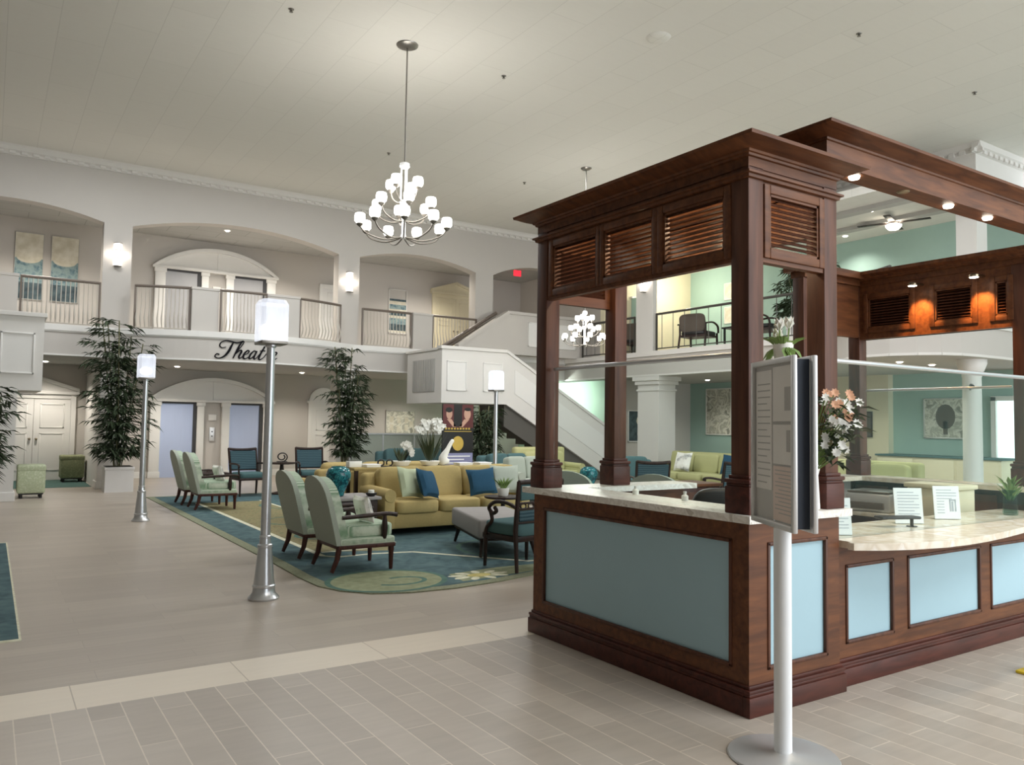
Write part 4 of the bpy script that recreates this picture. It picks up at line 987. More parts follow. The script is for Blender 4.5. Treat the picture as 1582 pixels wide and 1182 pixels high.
# ------------------------------------------------------------------ lamp posts
def lamp_post(lbl, loc, s=1.0):
    t = thing('lamp_post', lbl, 'lamp post', loc, 0, 'indoor lamp posts')
    obj('base', MB().lathe([(0.128*s, 0), (0.132*s, 0.015*s), (0.12*s, 0.03*s), (0.098*s, 0.055*s), (0.092*s, 0.10*s), (0.098*s, 0.105*s), (0.098*s, 0.12*s), (0.088*s, 0.128*s), (0.058*s, 0.44*s), (0.064*s, 0.445*s), (0.064*s, 0.465*s), (0.05*s, 0.475*s), (0.045*s, 0.52*s), (0.05*s, 0.525*s), (0.05*s, 0.54*s), (0.04*s, 0.55*s), (0, 0.55*s)], n=32), M['steel'], t)
    obj('pole', MB().lathe([(0.042*s, 0.5*s), (0.036*s, 2.18*s), (0.05*s, 2.19*s), (0.05*s, 2.21*s), (0, 2.21*s)], n=24), M['steel'], t)
    h = 0.122*s
    obj('bottom_plate', MB().box(-h*0.95, -h*0.95, 2.205*s, h*0.95, h*0.95, 2.235*s, 0.008), M['nickel'], t)
    m = MB(); c = 0.035*s
    oc = [(-h+c, -h), (h-c, -h), (h, -h+c), (h, h-c), (h-c, h), (-h+c, h), (-h, h-c), (-h, -h+c)]
    m.prism(oc, 'z', 2.235*s, 2.56*s); 
    b = [m.bm.verts.new((x, y, 2.56*s)) for x, y in oc]; tp = [m.bm.verts.new((x*0.82, y*0.82, 2.60*s)) for x, y in oc]
    for i in range(8): m.face([b[i], b[(i+1) % 8], tp[(i+1) % 8], tp[i]])
    m.face(tp)
    g = obj('glass_box', m, M['lamp_white'], t, sharp=20)
    obj('bulb', MB().soft((0, 0, 2.34*s), (0.088*s, 0.088*s, 0.06*s), 0.9, 20, 10), M['lamp_bulb'], g)
    return t
lamp_post('tall steel lamp post with lit square glass head, largest and nearest, on the plank floor', (2.048, 6.962, 0))
lamp_post('steel lamp post with lit glass head at left by the bamboo plant', (1.964, 13.05, 0), 0.965)
lamp_post('steel lamp post with lit glass head beside the poster stand', (7.80, 12.35, 0), 0.965)
# ------------------------------------------------------------------ rugs
m = MB()
rug = [(2.62, 16.85), (2.62, 8.6), (2.60, 7.7), (2.62, 7.2), (2.72, 6.9), (2.92, 6.66), (3.25, 6.53), (3.7, 6.5), (4.2, 6.56), (4.7, 6.68), (5.2, 6.8), (7.6, 6.95), (7.6, 16.85)]
def grow(poly, d):
    # inset a (roughly) anticlockwise outline
    out = []; n = len(poly)
    for i in range(n):
        p, q, r = Vector(poly[i-1]), Vector(poly[i]), Vector(poly[(i+1) % n])
        a = (q-p).normalized(); b = (r-q).normalized(); na = Vector((-a.y, a.x)); nb = Vector((-b.y, b.x)); v = (na+nb)
        v = v/(1+na.dot(nb)); out.append((q.x+v.x*d, q.y+v.y*d))
    return out
m.mi = 0; m.prism(rug, 'z', 0.0, 0.010)
m.mi = 1; m.prism(grow(rug, 0.13), 'z', 0.008, 0.0108)
def strip(pts, w, z, mi):
    m.mi = mi; pts = [Vector(p) for p in pts]; L = []; R_ = []
    for i, p in enumerate(pts):
        d = (pts[min(i+1, len(pts)-1)]-pts[max(i-1, 0)]).normalized(); n = Vector((-d.y, d.x))*w/2
        L.append((p+n)); R_.append(p-n)
    for i in range(len(pts)-1):
        q = [L[i], L[i+1], R_[i+1], R_[i]]
        m.face([m.bm.verts.new((v.x, v.y, z)) for v in q][::-1])
m.mi = 2; m.prism([(3.26, 15.2), (3.26, 9.05), (4.05, 8.75), (4.35, 9.2), (4.35, 15.2)], 'z', 0.009, 0.0112)
strip([(3.23, 15.3), (3.23, 8.75), (3.35, 8.6), (3.8, 8.62), (4.25, 8.52), (5.1, 7.35), (6.2, 7.3)], 0.07, 0.0118, 3)
strip([(4.38, 15.3), (4.38, 9.3), (3.9, 9.0), (3.3, 8.98)], 0.05, 0.0118, 3)
for (cx, cy, r, w, mi, a0, a1) in ((3.28, 7.12, 0.52, 1.0, 4, 0, 0), ):
    m.mi = 4; m.prism([(cx+0.56*math.cos(2*PI*k/40), cy+0.50*math.sin(2*PI*k/40)) for k in range(40)], 'z', 0.009, 0.0114)
strip([(3.28+0.57*math.cos(a), 7.12+0.51*math.sin(a)) for a in [2*PI*k/40 for k in range(41)]], 0.055, 0.0119, 6)
sp = [(3.40+(0.30-0.055*k/7)*math.cos(-2.6+0.3*k), 7.06+(0.22-0.04*k/7)*math.sin(-2.6+0.3*k)) for k in range(16)]
strip(sp, 0.05, 0.0121, 6)
m.mi = 4; m.prism([(3.9, 6.72), (5.1, 6.9), (5.3, 7.15), (4.6, 7.2), (3.95, 7.1)], 'z', 0.009, 0.0113)
fc_ = (4.20, 6.92)
for k in range(9):
    a = 2*PI*k/9; m.mi = 3
    cx, cy = fc_[0]+0.24*math.cos(a), fc_[1]+0.15*math.sin(a)
    m.prism([(cx+0.10*math.cos(a)*math.cos(b)-0.045*math.sin(a)*math.sin(b), cy+0.075*math.sin(a)*math.cos(b)+0.04*math.cos(a)*math.sin(b)) for b in [2*PI*j/10 for j in range(10)]], 'z', 0.010, 0.0122)
m.mi = 5; m.prism([(fc_[0]+0.13*math.cos(2*PI*k/14), fc_[1]+0.085*math.sin(2*PI*k/14)) for k in range(14)], 'z', 0.010, 0.0124)
for (cx, cy, r) in ((4.0, 12.0, 0.5), (5.6, 8.2, 0.8), (3.8, 10.3, 0.35), (4.8, 14.2, 0.7)):
    strip([(cx+r*math.cos(a), cy+r*math.sin(a)) for a in [2*PI*k/30 for k in range(24)]], 0.06, 0.0117, 6)
tag(obj('area_rug', m, [M['rug_edge'], M['rug_teal'], M['rug_olive'], M['rug_cream'], M['rug_sage'], M['rug_yellow'], M['rug_ring']]), 'large teal and olive patterned rug under the lounge seating', 'rug')
m = MB(); m.mi = 0; m.box(-2.2, 6.48, 0, 0.25, 11.5, 0.009); m.mi = 1; m.box(-2.2, 6.51, 0.004, 0.235, 11.45, 0.0102)
tag(obj('runner_rug', m, [M['rug_cream'], M['rug_teal']]), 'teal rug entering at the left edge of the photo', 'rug')
# ------------------------------------------------------------------ seating
def sage_armchair(lbl, loc, rz, pillow=True):
    t = thing('sage_armchair', lbl, 'armchair', loc, rz, 'sage upholstered armchairs')
    # local: front is -y
    m = MB()
    n = 14; front = []; 
    outline = [(-0.30, 0.275), (-0.315, 0.5), (-0.32, 0.68)]+[(0.32*-math.cos(PI*i/12), 0.72+0.25*math.sin(PI*i/12)**0.75) for i in range(0, 13)]+[(0.32, 0.68), (0.315, 0.5), (0.30, 0.275)]
    m.mark(); m.prism(outline, 'y', 0.005, 0.06)
    sh = Matrix(((1, 0, 0, 0), (0, 1, 0.26, 0.245-0.26*0.28), (0, 0, 1, 0), (0, 0, 0, 1)))
    m.xf(sh)
    bmesh.ops.bevel(m.bm, geom=[e for e in m.bm.edges if e.calc_face_angle(0) > 1.2], offset=0.015, segments=2, affect='EDGES')
    for f in m.bm.faces: f.smooth = True
    obj('backrest', m, M['sage'], t)
    m = MB(); m.mark(); m.prism([(x*0.97, 0.3+(z-0.28)*0.95) for x, z in outline], 'y', -0.085, 0.006); m.xf(sh)
    bmesh.ops.bevel(m.bm, geom=[e for e in m.bm.edges if e.calc_face_angle(0) > 1.2], offset=0.04, segments=3, affect='EDGES')
    obj('back_cushion', m, M['sage_pat'], t)
    obj('seat_frame', MB().box(-0.31, -0.33, 0.27, 0.31, 0.27, 0.345, 0.02), M['sage_pat'], t)
    obj('seat_cushion', MB().soft((0, -0.06, 0.405), (0.275, 0.28, 0.075), 0.3), M['sage_pat'], t)
    m = MB(); m.box(-0.31, -0.335, 0.235, 0.31, -0.29, 0.275, 0.006); m.box(-0.315, -0.32, 0.235, -0.275, 0.29, 0.275, 0.006); m.box(0.275, -0.32, 0.235, 0.315, 0.29, 0.275, 0.006); m.box(-0.31, 0.25, 0.235, 0.31, 0.29, 0.275, 0.006)
    obj('apron', m, M['leg_wood'], t)
    for s in (-1, 1):
        a = MB(); x = s*0.30
        a.tube(catmull([(x, 0.26, 0.555), (x, 0.0, 0.565), (x*1.03, -0.22, 0.578), (x*1.05, -0.34, 0.562)], 5), [0.022]*15+[0.026], 8)
        obj('arm', a, M['dark_wood'], t)
        a = MB(); a.lathe([(0.018, 0.0), (0.026, 0.03), (0.034, 0.11), (0.026, 0.19), (0.02, 0.215), (0.02, 0.245)], (x, -0.21, 0.32), 12)
        obj('arm_support', a, M['dark_wood'], t)
        a = MB(); a.lathe([(0.019, 0), (0.021, 0.03), (0.026, 0.18), (0.032, 0.2), (0.03, 0.24)], (s*0.275, -0.30, 0), 12); obj('front_leg', a, M['leg_wood'], t)
        a = MB(); a.tube([(s*0.275, 0.27, 0.26), (s*0.277, 0.29, 0.14), (s*0.28, 0.345, 0.012)], [0.032, 0.028, 0.021], 8); obj('rear_leg', a, M['leg_wood'], t)
    return t
a1 = sage_armchair('nearest sage armchair with patterned seat, standing on the rug corner and seen from behind', (3.27, 7.94, 0.0128), PI/2)
a2 = dup(a1, (3.25, 8.89, 0.0128), PI/2, 'sage armchair just behind the nearest one, second in the front pair')
a4 = dup(a1, (3.27, 14.25, 0.0128), PI/2, 'nearer sage armchair of the far pair at the left edge of the rug')
a3 = dup(a1, (3.23, 15.15, 0.0128), PI/2, 'farther sage armchair of the far pair at the left edge of the rug')
def pillow(lbl, loc, w, h, th, mat, rz, tilt=0.25, roll=0.0, group='throw pillows'):
    m = MB(); m.pillow(w, h, th, Matrix.Translation((0, 0, h*0.5)) @ Matrix.Rotation(-tilt, 4, 'X') @ Matrix.Rotation(roll, 4, 'Y'))
    o = tag(obj('throw_pillow', m, M[mat]), lbl, 'pillow', group); o.location = loc; o.rotation_euler = (0, 0, rz); return o
pillow('white patterned pillow on the nearest sage armchair', (3.31, 7.80, 0.485), 0.28, 0.29, 0.11, 'white_fab', PI/2+0.15, 0.3)
pillow('white patterned pillow on the second sage armchair', (3.31, 8.8, 0.485), 0.28, 0.29, 0.11, 'white_fab', PI/2, 0.3)
pillow('white patterned pillow on the nearer far sage armchair', (3.33, 14.15, 0.485), 0.30, 0.28, 0.11, 'white_fab', PI/2+0.2, 0.3)
def blue_chair(lbl, loc, rz):
    t = thing('blue_armchair', lbl, 'armchair', loc, rz, 'dark framed blue armchairs')
    m = MB(); bt = lambda z: 0.24+0.22*(z-0.4)
    for s in (-1, 1): m.tube([(s*0.28, 0.27, 0.0), (s*0.275, 0.22, 0.4), (s*0.285, bt(0.93), 0.93)], [0.02, 0.026, 0.022], 8)
    m.tube(catmull([(-0.29, bt(0.91), 0.92), (-0.15, bt(0.9)+0.015, 0.905), (0, bt(0.9)+0.02, 0.90), (0.15, bt(0.9)+0.015, 0.905), (0.29, bt(0.91), 0.92)], 4), 0.028, 8)
    m.tube([(-0.27, bt(0.5), 0.5), (0.27, bt(0.5), 0.5)], 0.02, 8)
    obj('back_frame', m, M['dark_wood'], t)
    m = MB(); q = [(-0.255, bt(0.5)-0.03, 0.51), (0.255, bt(0.5)-0.03, 0.51), (0.265, bt(0.88)-0.03, 0.88), (-0.265, bt(0.88)-0.03, 0.88)]
    A = [m.bm.verts.new(v) for v in q]; B = [m.bm.verts.new((x, y+0.05, z)) for x, y, z in q]; m.face(A); m.face(B[::-1])
    for k in range(4): m.face([A[k], B[k], B[(k+1) % 4], A[(k+1) % 4]])
    obj('backrest', m, M['blue_stripe'], t)
    obj('seat_cushion', MB().soft((0, -0.02, 0.405), (0.275, 0.265, 0.06), 0.3), M['teal_fab'], t)
    obj('seat_frame', MB().box(-0.285, -0.28, 0.31, 0.285, 0.26, 0.36, 0.01), M['dark_wood'], t)
    for s in (-1, 1):
        m = MB(); m.tube(catmull([(s*0.285, 0.26, 0.62), (s*0.30, 0.0, 0.635), (s*0.30, -0.22, 0.62), (s*0.30, -0.28, 0.58)], 5), 0.02, 8); m.tube([(s*0.295, -0.23, 0.62), (s*0.285, -0.24, 0.36)], 0.018, 8)
        obj('arm', m, M['dark_wood'], t)
        m = MB(); m.tube([(s*0.265, -0.25, 0.32), (s*0.265, -0.255, 0.0)], [0.024, 0.017], 8); obj('front_leg', m, M['dark_wood'], t)
    return t
c1 = blue_chair('dark framed blue armchair at the left of the round pedestal table by the elevators', (4.43, 16.35, 0.02), 0.12)
c2 = dup(c1, (5.83, 16.6, 0.02), -0.15, 'dark framed blue armchair at the right of the round pedestal table')
c3 = dup(c1, (9.7, 10.3, 0.0), 2.6, 'dark framed blue armchair seen through the booth glass in front of the far banquette')
c4 = dup(c1, (10.9, 9.6, 0.0), 2.9, 'dark framed blue armchair seen at the right edge of the booth glass opening')
t = thing('pedestal_table', 'small round dark pedestal table between the two blue armchairs', 'side table', (5.12, 16.4, 0.0128))
obj('tabletop', MB().lathe([(0.26, 0.62), (0.28, 0.63), (0.28, 0.65), (0, 0.65)], n=28), M['dark_wood'], t)
obj('pedestal', MB().lathe([(0.2, 0), (0.2, 0.02), (0.05, 0.06), (0.035, 0.3), (0.05, 0.45), (0.035, 0.6), (0.08, 0.62), (0, 0.62)], n=20), M['dark_wood'], t)
t = thing('scroll_sculpture', 'dark scrolled ornament on the round pedestal table', 'ornament', (5.12, 16.4, 0.673))
obj('base', MB().box(-0.1, -0.05, 0, 0.1, 0.05, 0.015, 0.004), M['black'], t)
obj('scroll', MB().tube([(0.11*math.cos(a)*(1-a/14), 0, 0.105+0.09*math.sin(a)*(1-a/14)) for a in [-PI/2+k*0.35 for k in range(26)]], 0.014, 6), M['black'], t)
# ---- gold sofas
def gold_sofa(lbl, loc, rz, Wd, ncush=3, mat='gold', name='gold_sofa', group=None, cat='sofa', hb=0.86):
    t = thing(name, lbl, cat, loc, rz, group); hw = Wd/2; k = (Wd-0.34)/ncush
    # local: front is -y; depth 1.0
    obj('base', MB().box(-hw+0.02, -0.44, 0.09, hw-0.02, 0.48, 0.30, 0.03), M[mat], t)
    m = MB(); m.box(-hw+0.02, 0.28, 0.2, hw-0.02, 0.48, hb-0.06, 0.06, 3); obj('back', m, M[mat], t)
    for s in (-1, 1):
        m = MB(); m.box(s*hw, -0.46, 0.09, s*(hw-0.16), 0.46, 0.54, 0.03); m.tube([(s*(hw-0.08), -0.47, 0.54), (s*(hw-0.08), 0.40, 0.56)], 0.085, 14); obj('arm', m, M[mat], t)
    for i in range(ncush):
        x = -hw+0.17+k*(i+0.5)
        obj('seat_cushion', MB().soft((x, -0.12, 0.375), (k*0.495, 0.37, 0.095), 0.28), M[mat], t)
        m = MB(); m.mark(); m.soft((0, 0, 0), (k*0.495, 0.12, 0.235), 0.32); m.xf(Matrix.Translation((x, 0.2, 0.65)) @ Matrix.Rotation(-0.18, 4, 'X'))
        obj('back_cushion', m, M[mat], t)
    for sx in (-1, 1):
        for y in (-0.38, 0.42): obj('leg', MB().cyl((sx*(hw-0.1), y, 0.1), (sx*(hw-0.1), y, 0.0), 0.03, 0.022, 10), M['dark_wood'], t)
    return t
gold_sofa('gold three-seat sofa facing the camera with sage and navy pillows', (5.62, 10.22, 0.0128), 0, 2.36)
gold_sofa('gold sofa standing back to back behind the front gold sofa', (5.25, 11.95, 0.0128), PI, 2.3)
pillow('pale sage pillow at the left end of the front gold sofa', (4.92, 9.98, 0.485), 0.46, 0.44, 0.15, 'pale_sage', 0.45, 0.35, 0.12)
pillow('navy pillow at the left of the front gold sofa, before the sage one', (5.12, 9.85, 0.485), 0.44, 0.42, 0.15, 'navy_fab', 0.65, 0.40, 0.16)
pillow('navy pillow at the right of the front gold sofa, standing alone upright', (6.08, 9.98, 0.485), 0.47, 0.40, 0.15, 'navy_fab', -0.05, 0.32, -0.06)
pillow('sage pillow at the right end of the front gold sofa behind the potted grass', (6.50, 10.0, 0.485), 0.46, 0.44, 0.15, 'sage', -0.2, 0.3, 0)
# ---- console between the sofas with its things
t = thing('sofa_table', 'long narrow gold-brown console table between the two gold sofas', 'table', (5.7, 11.06, 0.0128))
obj('tabletop', MB().box(-1.25, -0.2, 0.81, 1.5, 0.2, 0.85, 0.008), M['gold'], t)
for x in (-1.2, 1.45):
    for y in (-0.15, 0.15): obj('leg', MB().box(x-0.025, y-0.025, 0, x+0.025, y+0.025, 0.81), M['dark_wood'], t)
def tray(lbl, x, w):
    t = thing('white_tray', lbl, 'tray', (x, 11.02, 0.8635), 0, 'white trays on the console')
    obj('dish', MB().box(-w/2, -0.1, 0, w/2, 0.1, 0.035, 0.006), M['petal'], t); obj('rim', MB().box(-w/2-0.01, -0.11, 0.035, w/2+0.01, 0.11, 0.045, 0.004), M['paper'], t)
tray('white oblong tray on the console left of the orchid, above the sofa back', 4.78, 0.22)
tray('white oblong tray on the console right of the orchid below the poster', 6.36, 0.24)
tray('white oblong tray at the right end of the console', 6.72, 0.22)
t = thing('white_vase', 'low white planter box far left on the console above the teal vase', 'planter', (4.54, 11.1, 0.8635))
obj('body', MB().box(-0.1, -0.07, 0, 0.1, 0.07, 0.09, 0.008), M['petal'], t); obj('soil', MB().box(-0.09, -0.06, 0.088, 0.09, 0.06, 0.094), M['soil'], t)
t = thing('ornament_pair', 'pair of small black scroll ornaments on the console', 'ornament', (5.02, 11.05, 0.8635))
obj('base', MB().box(-0.13, -0.04, 0, 0.13, 0.04, 0.012), M['black'], t)
for s in (-1, 1): obj('scroll', MB().tube([(s*0.07+0.05*math.cos(a), 0, 0.06+0.045*math.sin(a)) for a in [k*0.4-1.5 for k in range(14)]], 0.012, 6), M['black'], t)
def orchid(lbl, loc, h, nst, spread, seed):
    r2 = random.Random(seed)
    t = thing('potted_orchid', lbl, 'orchid', loc, 0, 'white orchids on the console')
    obj('pot', MB().lathe([(0.09, 0), (0.12, 0.01), (0.16, 0.075), (0.155, 0.08), (0.11, 0.06), (0, 0.06)], n=24), M['petal'], t)
    st = MB(); lf = MB(); fl = MB()
    for i in range(26):
        a = r2.random()*2*PI; R = 0.10*r2.random(); hh = h*(0.55+0.4*r2.random())
        lf.leaf((R*0.6*math.cos(a), R*0.6*math.sin(a), 0.06), (math.cos(a)*0.45, math.sin(a)*0.45, 1.0), hh, 0.045, Vector((math.cos(a), math.sin(a), 0.1)), 0.12)
    for i in range(nst):
        a = 2*PI*i/nst+0.5; top = Vector((spread*math.cos(a), spread*0.5*math.sin(a), h*(0.93+0.12*r2.random())))
        P = catmull([Vector((0, 0, 0.06)), Vector((top.x*0.25, top.y*0.25, h*0.5)), Vector((top.x*0.7, top.y*0.7, h*0.9)), top, top+Vector((math.cos(a)*0.09, 0, -0.1))], 5)
        st.tube(P, 0.005, 5)
        for p in P[10:]:
            for q in range(3):
                c = p+Vector((r2.uniform(-.06, .06), r2.uniform(-.05, .05), r2.uniform(-.05, .03)))
                for k in range(5):
                    b = 2*PI*k/5+r2.random(); fl.leaf(c, (math.cos(b), -0.35, math.sin(b)), 0.05, 0.045, Vector((0, -1, 0.2)), 0.05)
    obj('stem', st, M['stem'], t); obj('leaves', lf, M['green'], t); obj('blossoms', fl, M['petal'], t)
orchid('large white orchid in a white bowl on the console behind the front sofa', (5.78, 11.06, 0.8635), 0.68, 4, 0.14, 3)
orchid('small white orchid at the left of the large one on the console', (5.32, 11.14, 0.8635), 0.34, 1, 0.13, 5)
t = thing('heron_figurine', 'white bird-shaped figurine right of the orchid on the console', 'figurine', (6.08, 11.12, 0.866))
obj('body', MB().tube(catmull([(0, 0, 0.02), (-0.03, 0, 0.12), (0.04, 0, 0.24), (0.11, 0, 0.36), (0.15, 0, 0.40)], 5), [0.07, 0.085, 0.09, 0.085, 0.075, 0.07, 0.06, 0.055, 0.05, 0.045, 0.04, 0.036, 0.034, 0.033, 0.032, 0.03, 0.03, 0.03, 0.028, 0.02, 0.01], 12), M['petal'], t)
obj('base', MB().lathe([(0.08, 0), (0.08, 0.02), (0, 0.02)], n=16), M['gray_fab'], t)
# ---- end table and teal vase
t = thing('end_table', 'grey square end table left of the front gold sofa', 'side table', (4.02, 10.05, 0.0128))
obj('tabletop', MB().box(-0.33, -0.33, 0.50, 0.36, 0.33, 0.54, 0.008), M['gray_fab'], t)
obj('cabinet_body', MB().box(-0.29, -0.29, 0.10, 0.32, 0.29, 0.50, 0.006), M['dark_wood'], t)
for x in (-0.26, 0.29):
    for y in (-0.26, 0.26): obj('leg', MB().box(x-0.02, y-0.02, 0, x+0.02, y+0.02, 0.10), M['dark_wood'], t)
def teal_vase(lbl, loc, s=1.0):
    t = thing('teal_vase', lbl, 'vase', loc, 0, 'teal mottled vases')
    obj('body', MB().lathe([(0.06*s, 0), (0.075*s, 0.01*s), (0.085*s, 0.06*s), (0.155*s, 0.22*s), (0.165*s, 0.29*s), (0.135*s, 0.36*s), (0.09*s, 0.385*s), (0.08*s, 0.38*s), (0.08*s, 0.35*s), (0, 0.35*s)], n=32), M['ceramic'], t)
    obj('lip', MB().tube([(0.088*s*math.cos(2*PI*k/24), 0.088*s*math.sin(2*PI*k/24), 0.383*s) for k in range(24)], 0.010*s, 6, True), M['ceramic'], t)
teal_vase('mottled teal ceramic vase on the grey end table behind the nearest armchair', (3.88, 10.0, 0.554))
t = thing('candle_bowl', 'small black bowl with a white candle on the end table corner', 'candle', (4.27, 9.82, 0.551))
obj('bowl', MB().lathe([(0.04, 0), (0.07, 0.03), (0.075, 0.05), (0.06, 0.045), (0, 0.04)], n=18), M['black'], t); obj('candle', MB().cyl((0, 0, 0.035), (0, 0, 0.085), 0.04, n=16), M['petal'], t)
# ---- upholstered bench and scroll-arm chair
t = thing('upholstered_bench', 'grey upholstered bench with dark splayed legs beside the scroll-arm chair', 'bench', (5.22, 8.27, 0.02), math.radians(-16))
obj('cushion', MB().box(-0.37, -0.66, 0.21, 0.37, 0.70, 0.43, 0.03, 3), M['gray_fab'], t)
obj('frame', MB().box(-0.34, -0.62, 0.18, 0.34, 0.66, 0.22), M['dark_wood'], t)
for sx in (-1, 1):
    for sy in (-1, 1): obj('leg', MB().tube([(sx*0.29, sy*0.56+0.02, 0.2), (sx*0.33, sy*0.63+0.02, 0.0)], [0.03, 0.018], 8), M['dark_wood'], t)
t = thing('scroll_armchair', 'dark carved open-arm chair with teal seat, seen from behind next to the booth', 'armchair', (4.84, 7.08, 0.02), PI+0.15)
m = MB()
for s in (-1, 1): m.tube([(s*0.33, 0.27, 0.0), (s*0.31, 0.22, 0.42), (s*0.315, 0.27, 0.93)], [0.019, 0.027, 0.022], 8)
m.tube(catmull([(-0.315, 0.27, 0.92), (0, 0.30, 0.93), (0.315, 0.27, 0.92)], 5), 0.026, 8)
for z in (0.50, 0.64, 0.70): m.tube([(-0.31, 0.235, z), (0.31, 0.235, z)], 0.013, 8)
for k in range(5): m.tube([( -0.22+0.11*k+0.04*math.cos(a), 0.235, 0.67+0.028*math.sin(a)) for a in [2*PI*j/12 for j in range(12)]], 0.008, 6, True)
obj('back_frame', m, M['dark_wood'], t)
obj('backrest', MB().box(-0.285, 0.22, 0.73, 0.285, 0.275, 0.905, 0.02), M['teal_fab'], t)
obj('lower_back_panel', MB().box(-0.28, 0.215, 0.515, 0.28, 0.25, 0.625, 0.01), M['blue_stripe'], t)
obj('seat_cushion', MB().soft((0, -0.03, 0.42), (0.31, 0.28, 0.075), 0.3), M['teal_fab'], t)
obj('seat_frame', MB().box(-0.32, -0.30, 0.30, 0.32, 0.24, 0.36, 0.01), M['dark_wood'], t)
for s in (-1, 1):
    m = MB(); x = s*0.33
    m.tube(catmull([(x, 0.25, 0.66), (x, 0.10, 0.70), (x, -0.08, 0.695), (x, -0.18, 0.63), (x, -0.12, 0.575), (x, -0.06, 0.60), (x, -0.09, 0.64)], 5), 0.021, 8)
    m.tube(catmull([(x, -0.16, 0.60), (x, -0.13, 0.50), (x, -0.21, 0.42), (x, -0.24, 0.34)], 5), 0.02, 8)
    obj('scroll_arm', m, M['dark_wood'], t)
    m = MB(); m.tube([(s*0.30, -0.26, 0.34), (s*0.305, -0.265, 0.0)], [0.026, 0.018], 8); obj('front_leg', m, M['dark_wood'], t)
# ---- potted grass
t = thing('occasional_table', 'small dark round table at the right end of the front sofa', 'side table', (5.95, 9.2, 0.0128))
obj('tabletop', MB().lathe([(0.24, 0.5), (0.26, 0.51), (0.26, 0.53), (0, 0.53)], n=26), M['dark_wood'], t); obj('pedestal', MB().lathe([(0.17, 0), (0.17, 0.02), (0.03, 0.06), (0.03, 0.48), (0.08, 0.5), (0, 0.5)], n=18), M['dark_wood'], t)
t = thing('potted_grass', 'grassy green plant in a small white pot by the right end of the front sofa', 'plant', (5.95, 9.2, 0.545))
obj('pot', MB().lathe([(0.06, 0), (0.07, 0.01), (0.085, 0.11), (0.075, 0.11), (0.06, 0.09), (0, 0.09)], n=20), M['petal'], t)
m = MB()
for i in range(70):
    a = rnd.random()*2*PI; m.leaf((0.04*rnd.random()*math.cos(a), 0.04*rnd.random()*math.sin(a), 0.09), (math.cos(a)*0.6, math.sin(a)*0.6, 1), 0.16+0.12*rnd.random(), 0.016, Vector((math.cos(a), math.sin(a), 0.2)), 0.25)
obj('grass', m, M['leaf_bright'], t)
# ---- bamboo trees
def bamboo(lbl, loc, h, seed, s=1.0, nl=900, pw=0.27, ph=0.52, group='tall bamboo plants', spread=0.42, bare=0.14, ymax=9, xmin=-9):
    r2 = random.Random(seed)
    t = thing('potted_bamboo', lbl, 'plant', loc, 0, group)
    m = MB(); w = pw; m.box(-w, -w, 0, w, w, ph-0.03); m.box(-w-0.012, -w-0.012, ph-0.06, w+0.012, w+0.012, ph, 0.006); obj('planter', m, M['planter'], t)
    obj('soil', MB().box(-w+0.02, -w+0.02, ph-0.005, w-0.02, w-0.02, ph+0.008), M['soil'], t)
    canes = []
    for i in range(9):
        a = r2.random()*2*PI; R = w*0.5*r2.random(); b = Vector((R*math.cos(a), R*math.sin(a), ph))
        hh = h*(0.78+0.22*r2.random()) if i > 1 else h
        sp = spread*(0.15+0.75*r2.random()); tp = Vector((b.x+sp*math.cos(a)*0.8, min(b.y+sp*math.sin(a)*0.8, ymax-0.3), hh-0.05))
        P = catmull([b, b.lerp(tp, 0.4)-Vector((0, 0, 0)), tp], 8); canes.append(P)
        obj('cane', MB().tube(P, 0.012, 6), M['stem'], t)
    f = MB()
    for i in range(nl//6):
        P = canes[r2.randrange(len(canes))]; u = bare+(1-bare)*r2.random()**0.9; k = min(int(u*(len(P)-1)), len(P)-2); base = P[k].lerp(P[k+1], u*(len(P)-1)-k)
        a = r2.random()*2*PI; d = Vector((math.cos(a), math.sin(a), 0.25*r2.random())); L = spread*(0.35+0.6*r2.random())*(0.8 if u > .85 else 1)
        tip = base+d*L; tip.z -= 0.05; tip.y = min(tip.y, ymax-0.2); tip.x = max(tip.x, xmin+0.2); f.tube([base, tip], 0.003, 4, cap=False)
        for j in range(7):
            p = base.lerp(tip, 0.4+0.6*j/6); b = a+r2.uniform(-1.1, 1.1)
            if p.y > ymax-0.27 and math.sin(b) > 0: b = -b
            if p.x < xmin+0.27 and math.cos(b) < 0: b = PI-b
            f.leaf(p, (math.cos(b), math.sin(b), r2.uniform(-0.5, 0.25)), 0.16+0.1*r2.random(), 0.040+0.018*r2.random(), Vector((0, 0, 1)), 0.3)
    obj('foliage', f, M['green'], t)
    return t
bamboo('tall leafy bamboo in a square white planter left of the elevators', (2.31, 18.48, 0), 3.62, 11, nl=1900, spread=0.52, ymax=0.24)
bamboo('tall leafy bamboo in a white planter right of the elevators, partly behind the gold sofa', (7.26, 18.3, 0), 3.38, 12, nl=1700, spread=0.48, ymax=0.3)
bamboo('shorter leafy bamboo in a white planter right of the poster stand', (9.98, 16.3, 0), 2.0, 13, nl=1000, spread=0.32, pw=0.24, ph=0.6, xmin=-0.5, ymax=0.6)
bamboo('leafy plant only just entering at the left edge, before the white column', (-0.12, 15.9, 0), 2.1, 14, nl=700, spread=0.36, pw=0.22, ph=0.45)
bamboo('dark palm on the upper gallery behind the railing', (15.3, 11.35, 3.48), 2.0, 15, nl=1000, spread=0.5, xmin=-0.6, pw=0.2, ph=0.35)
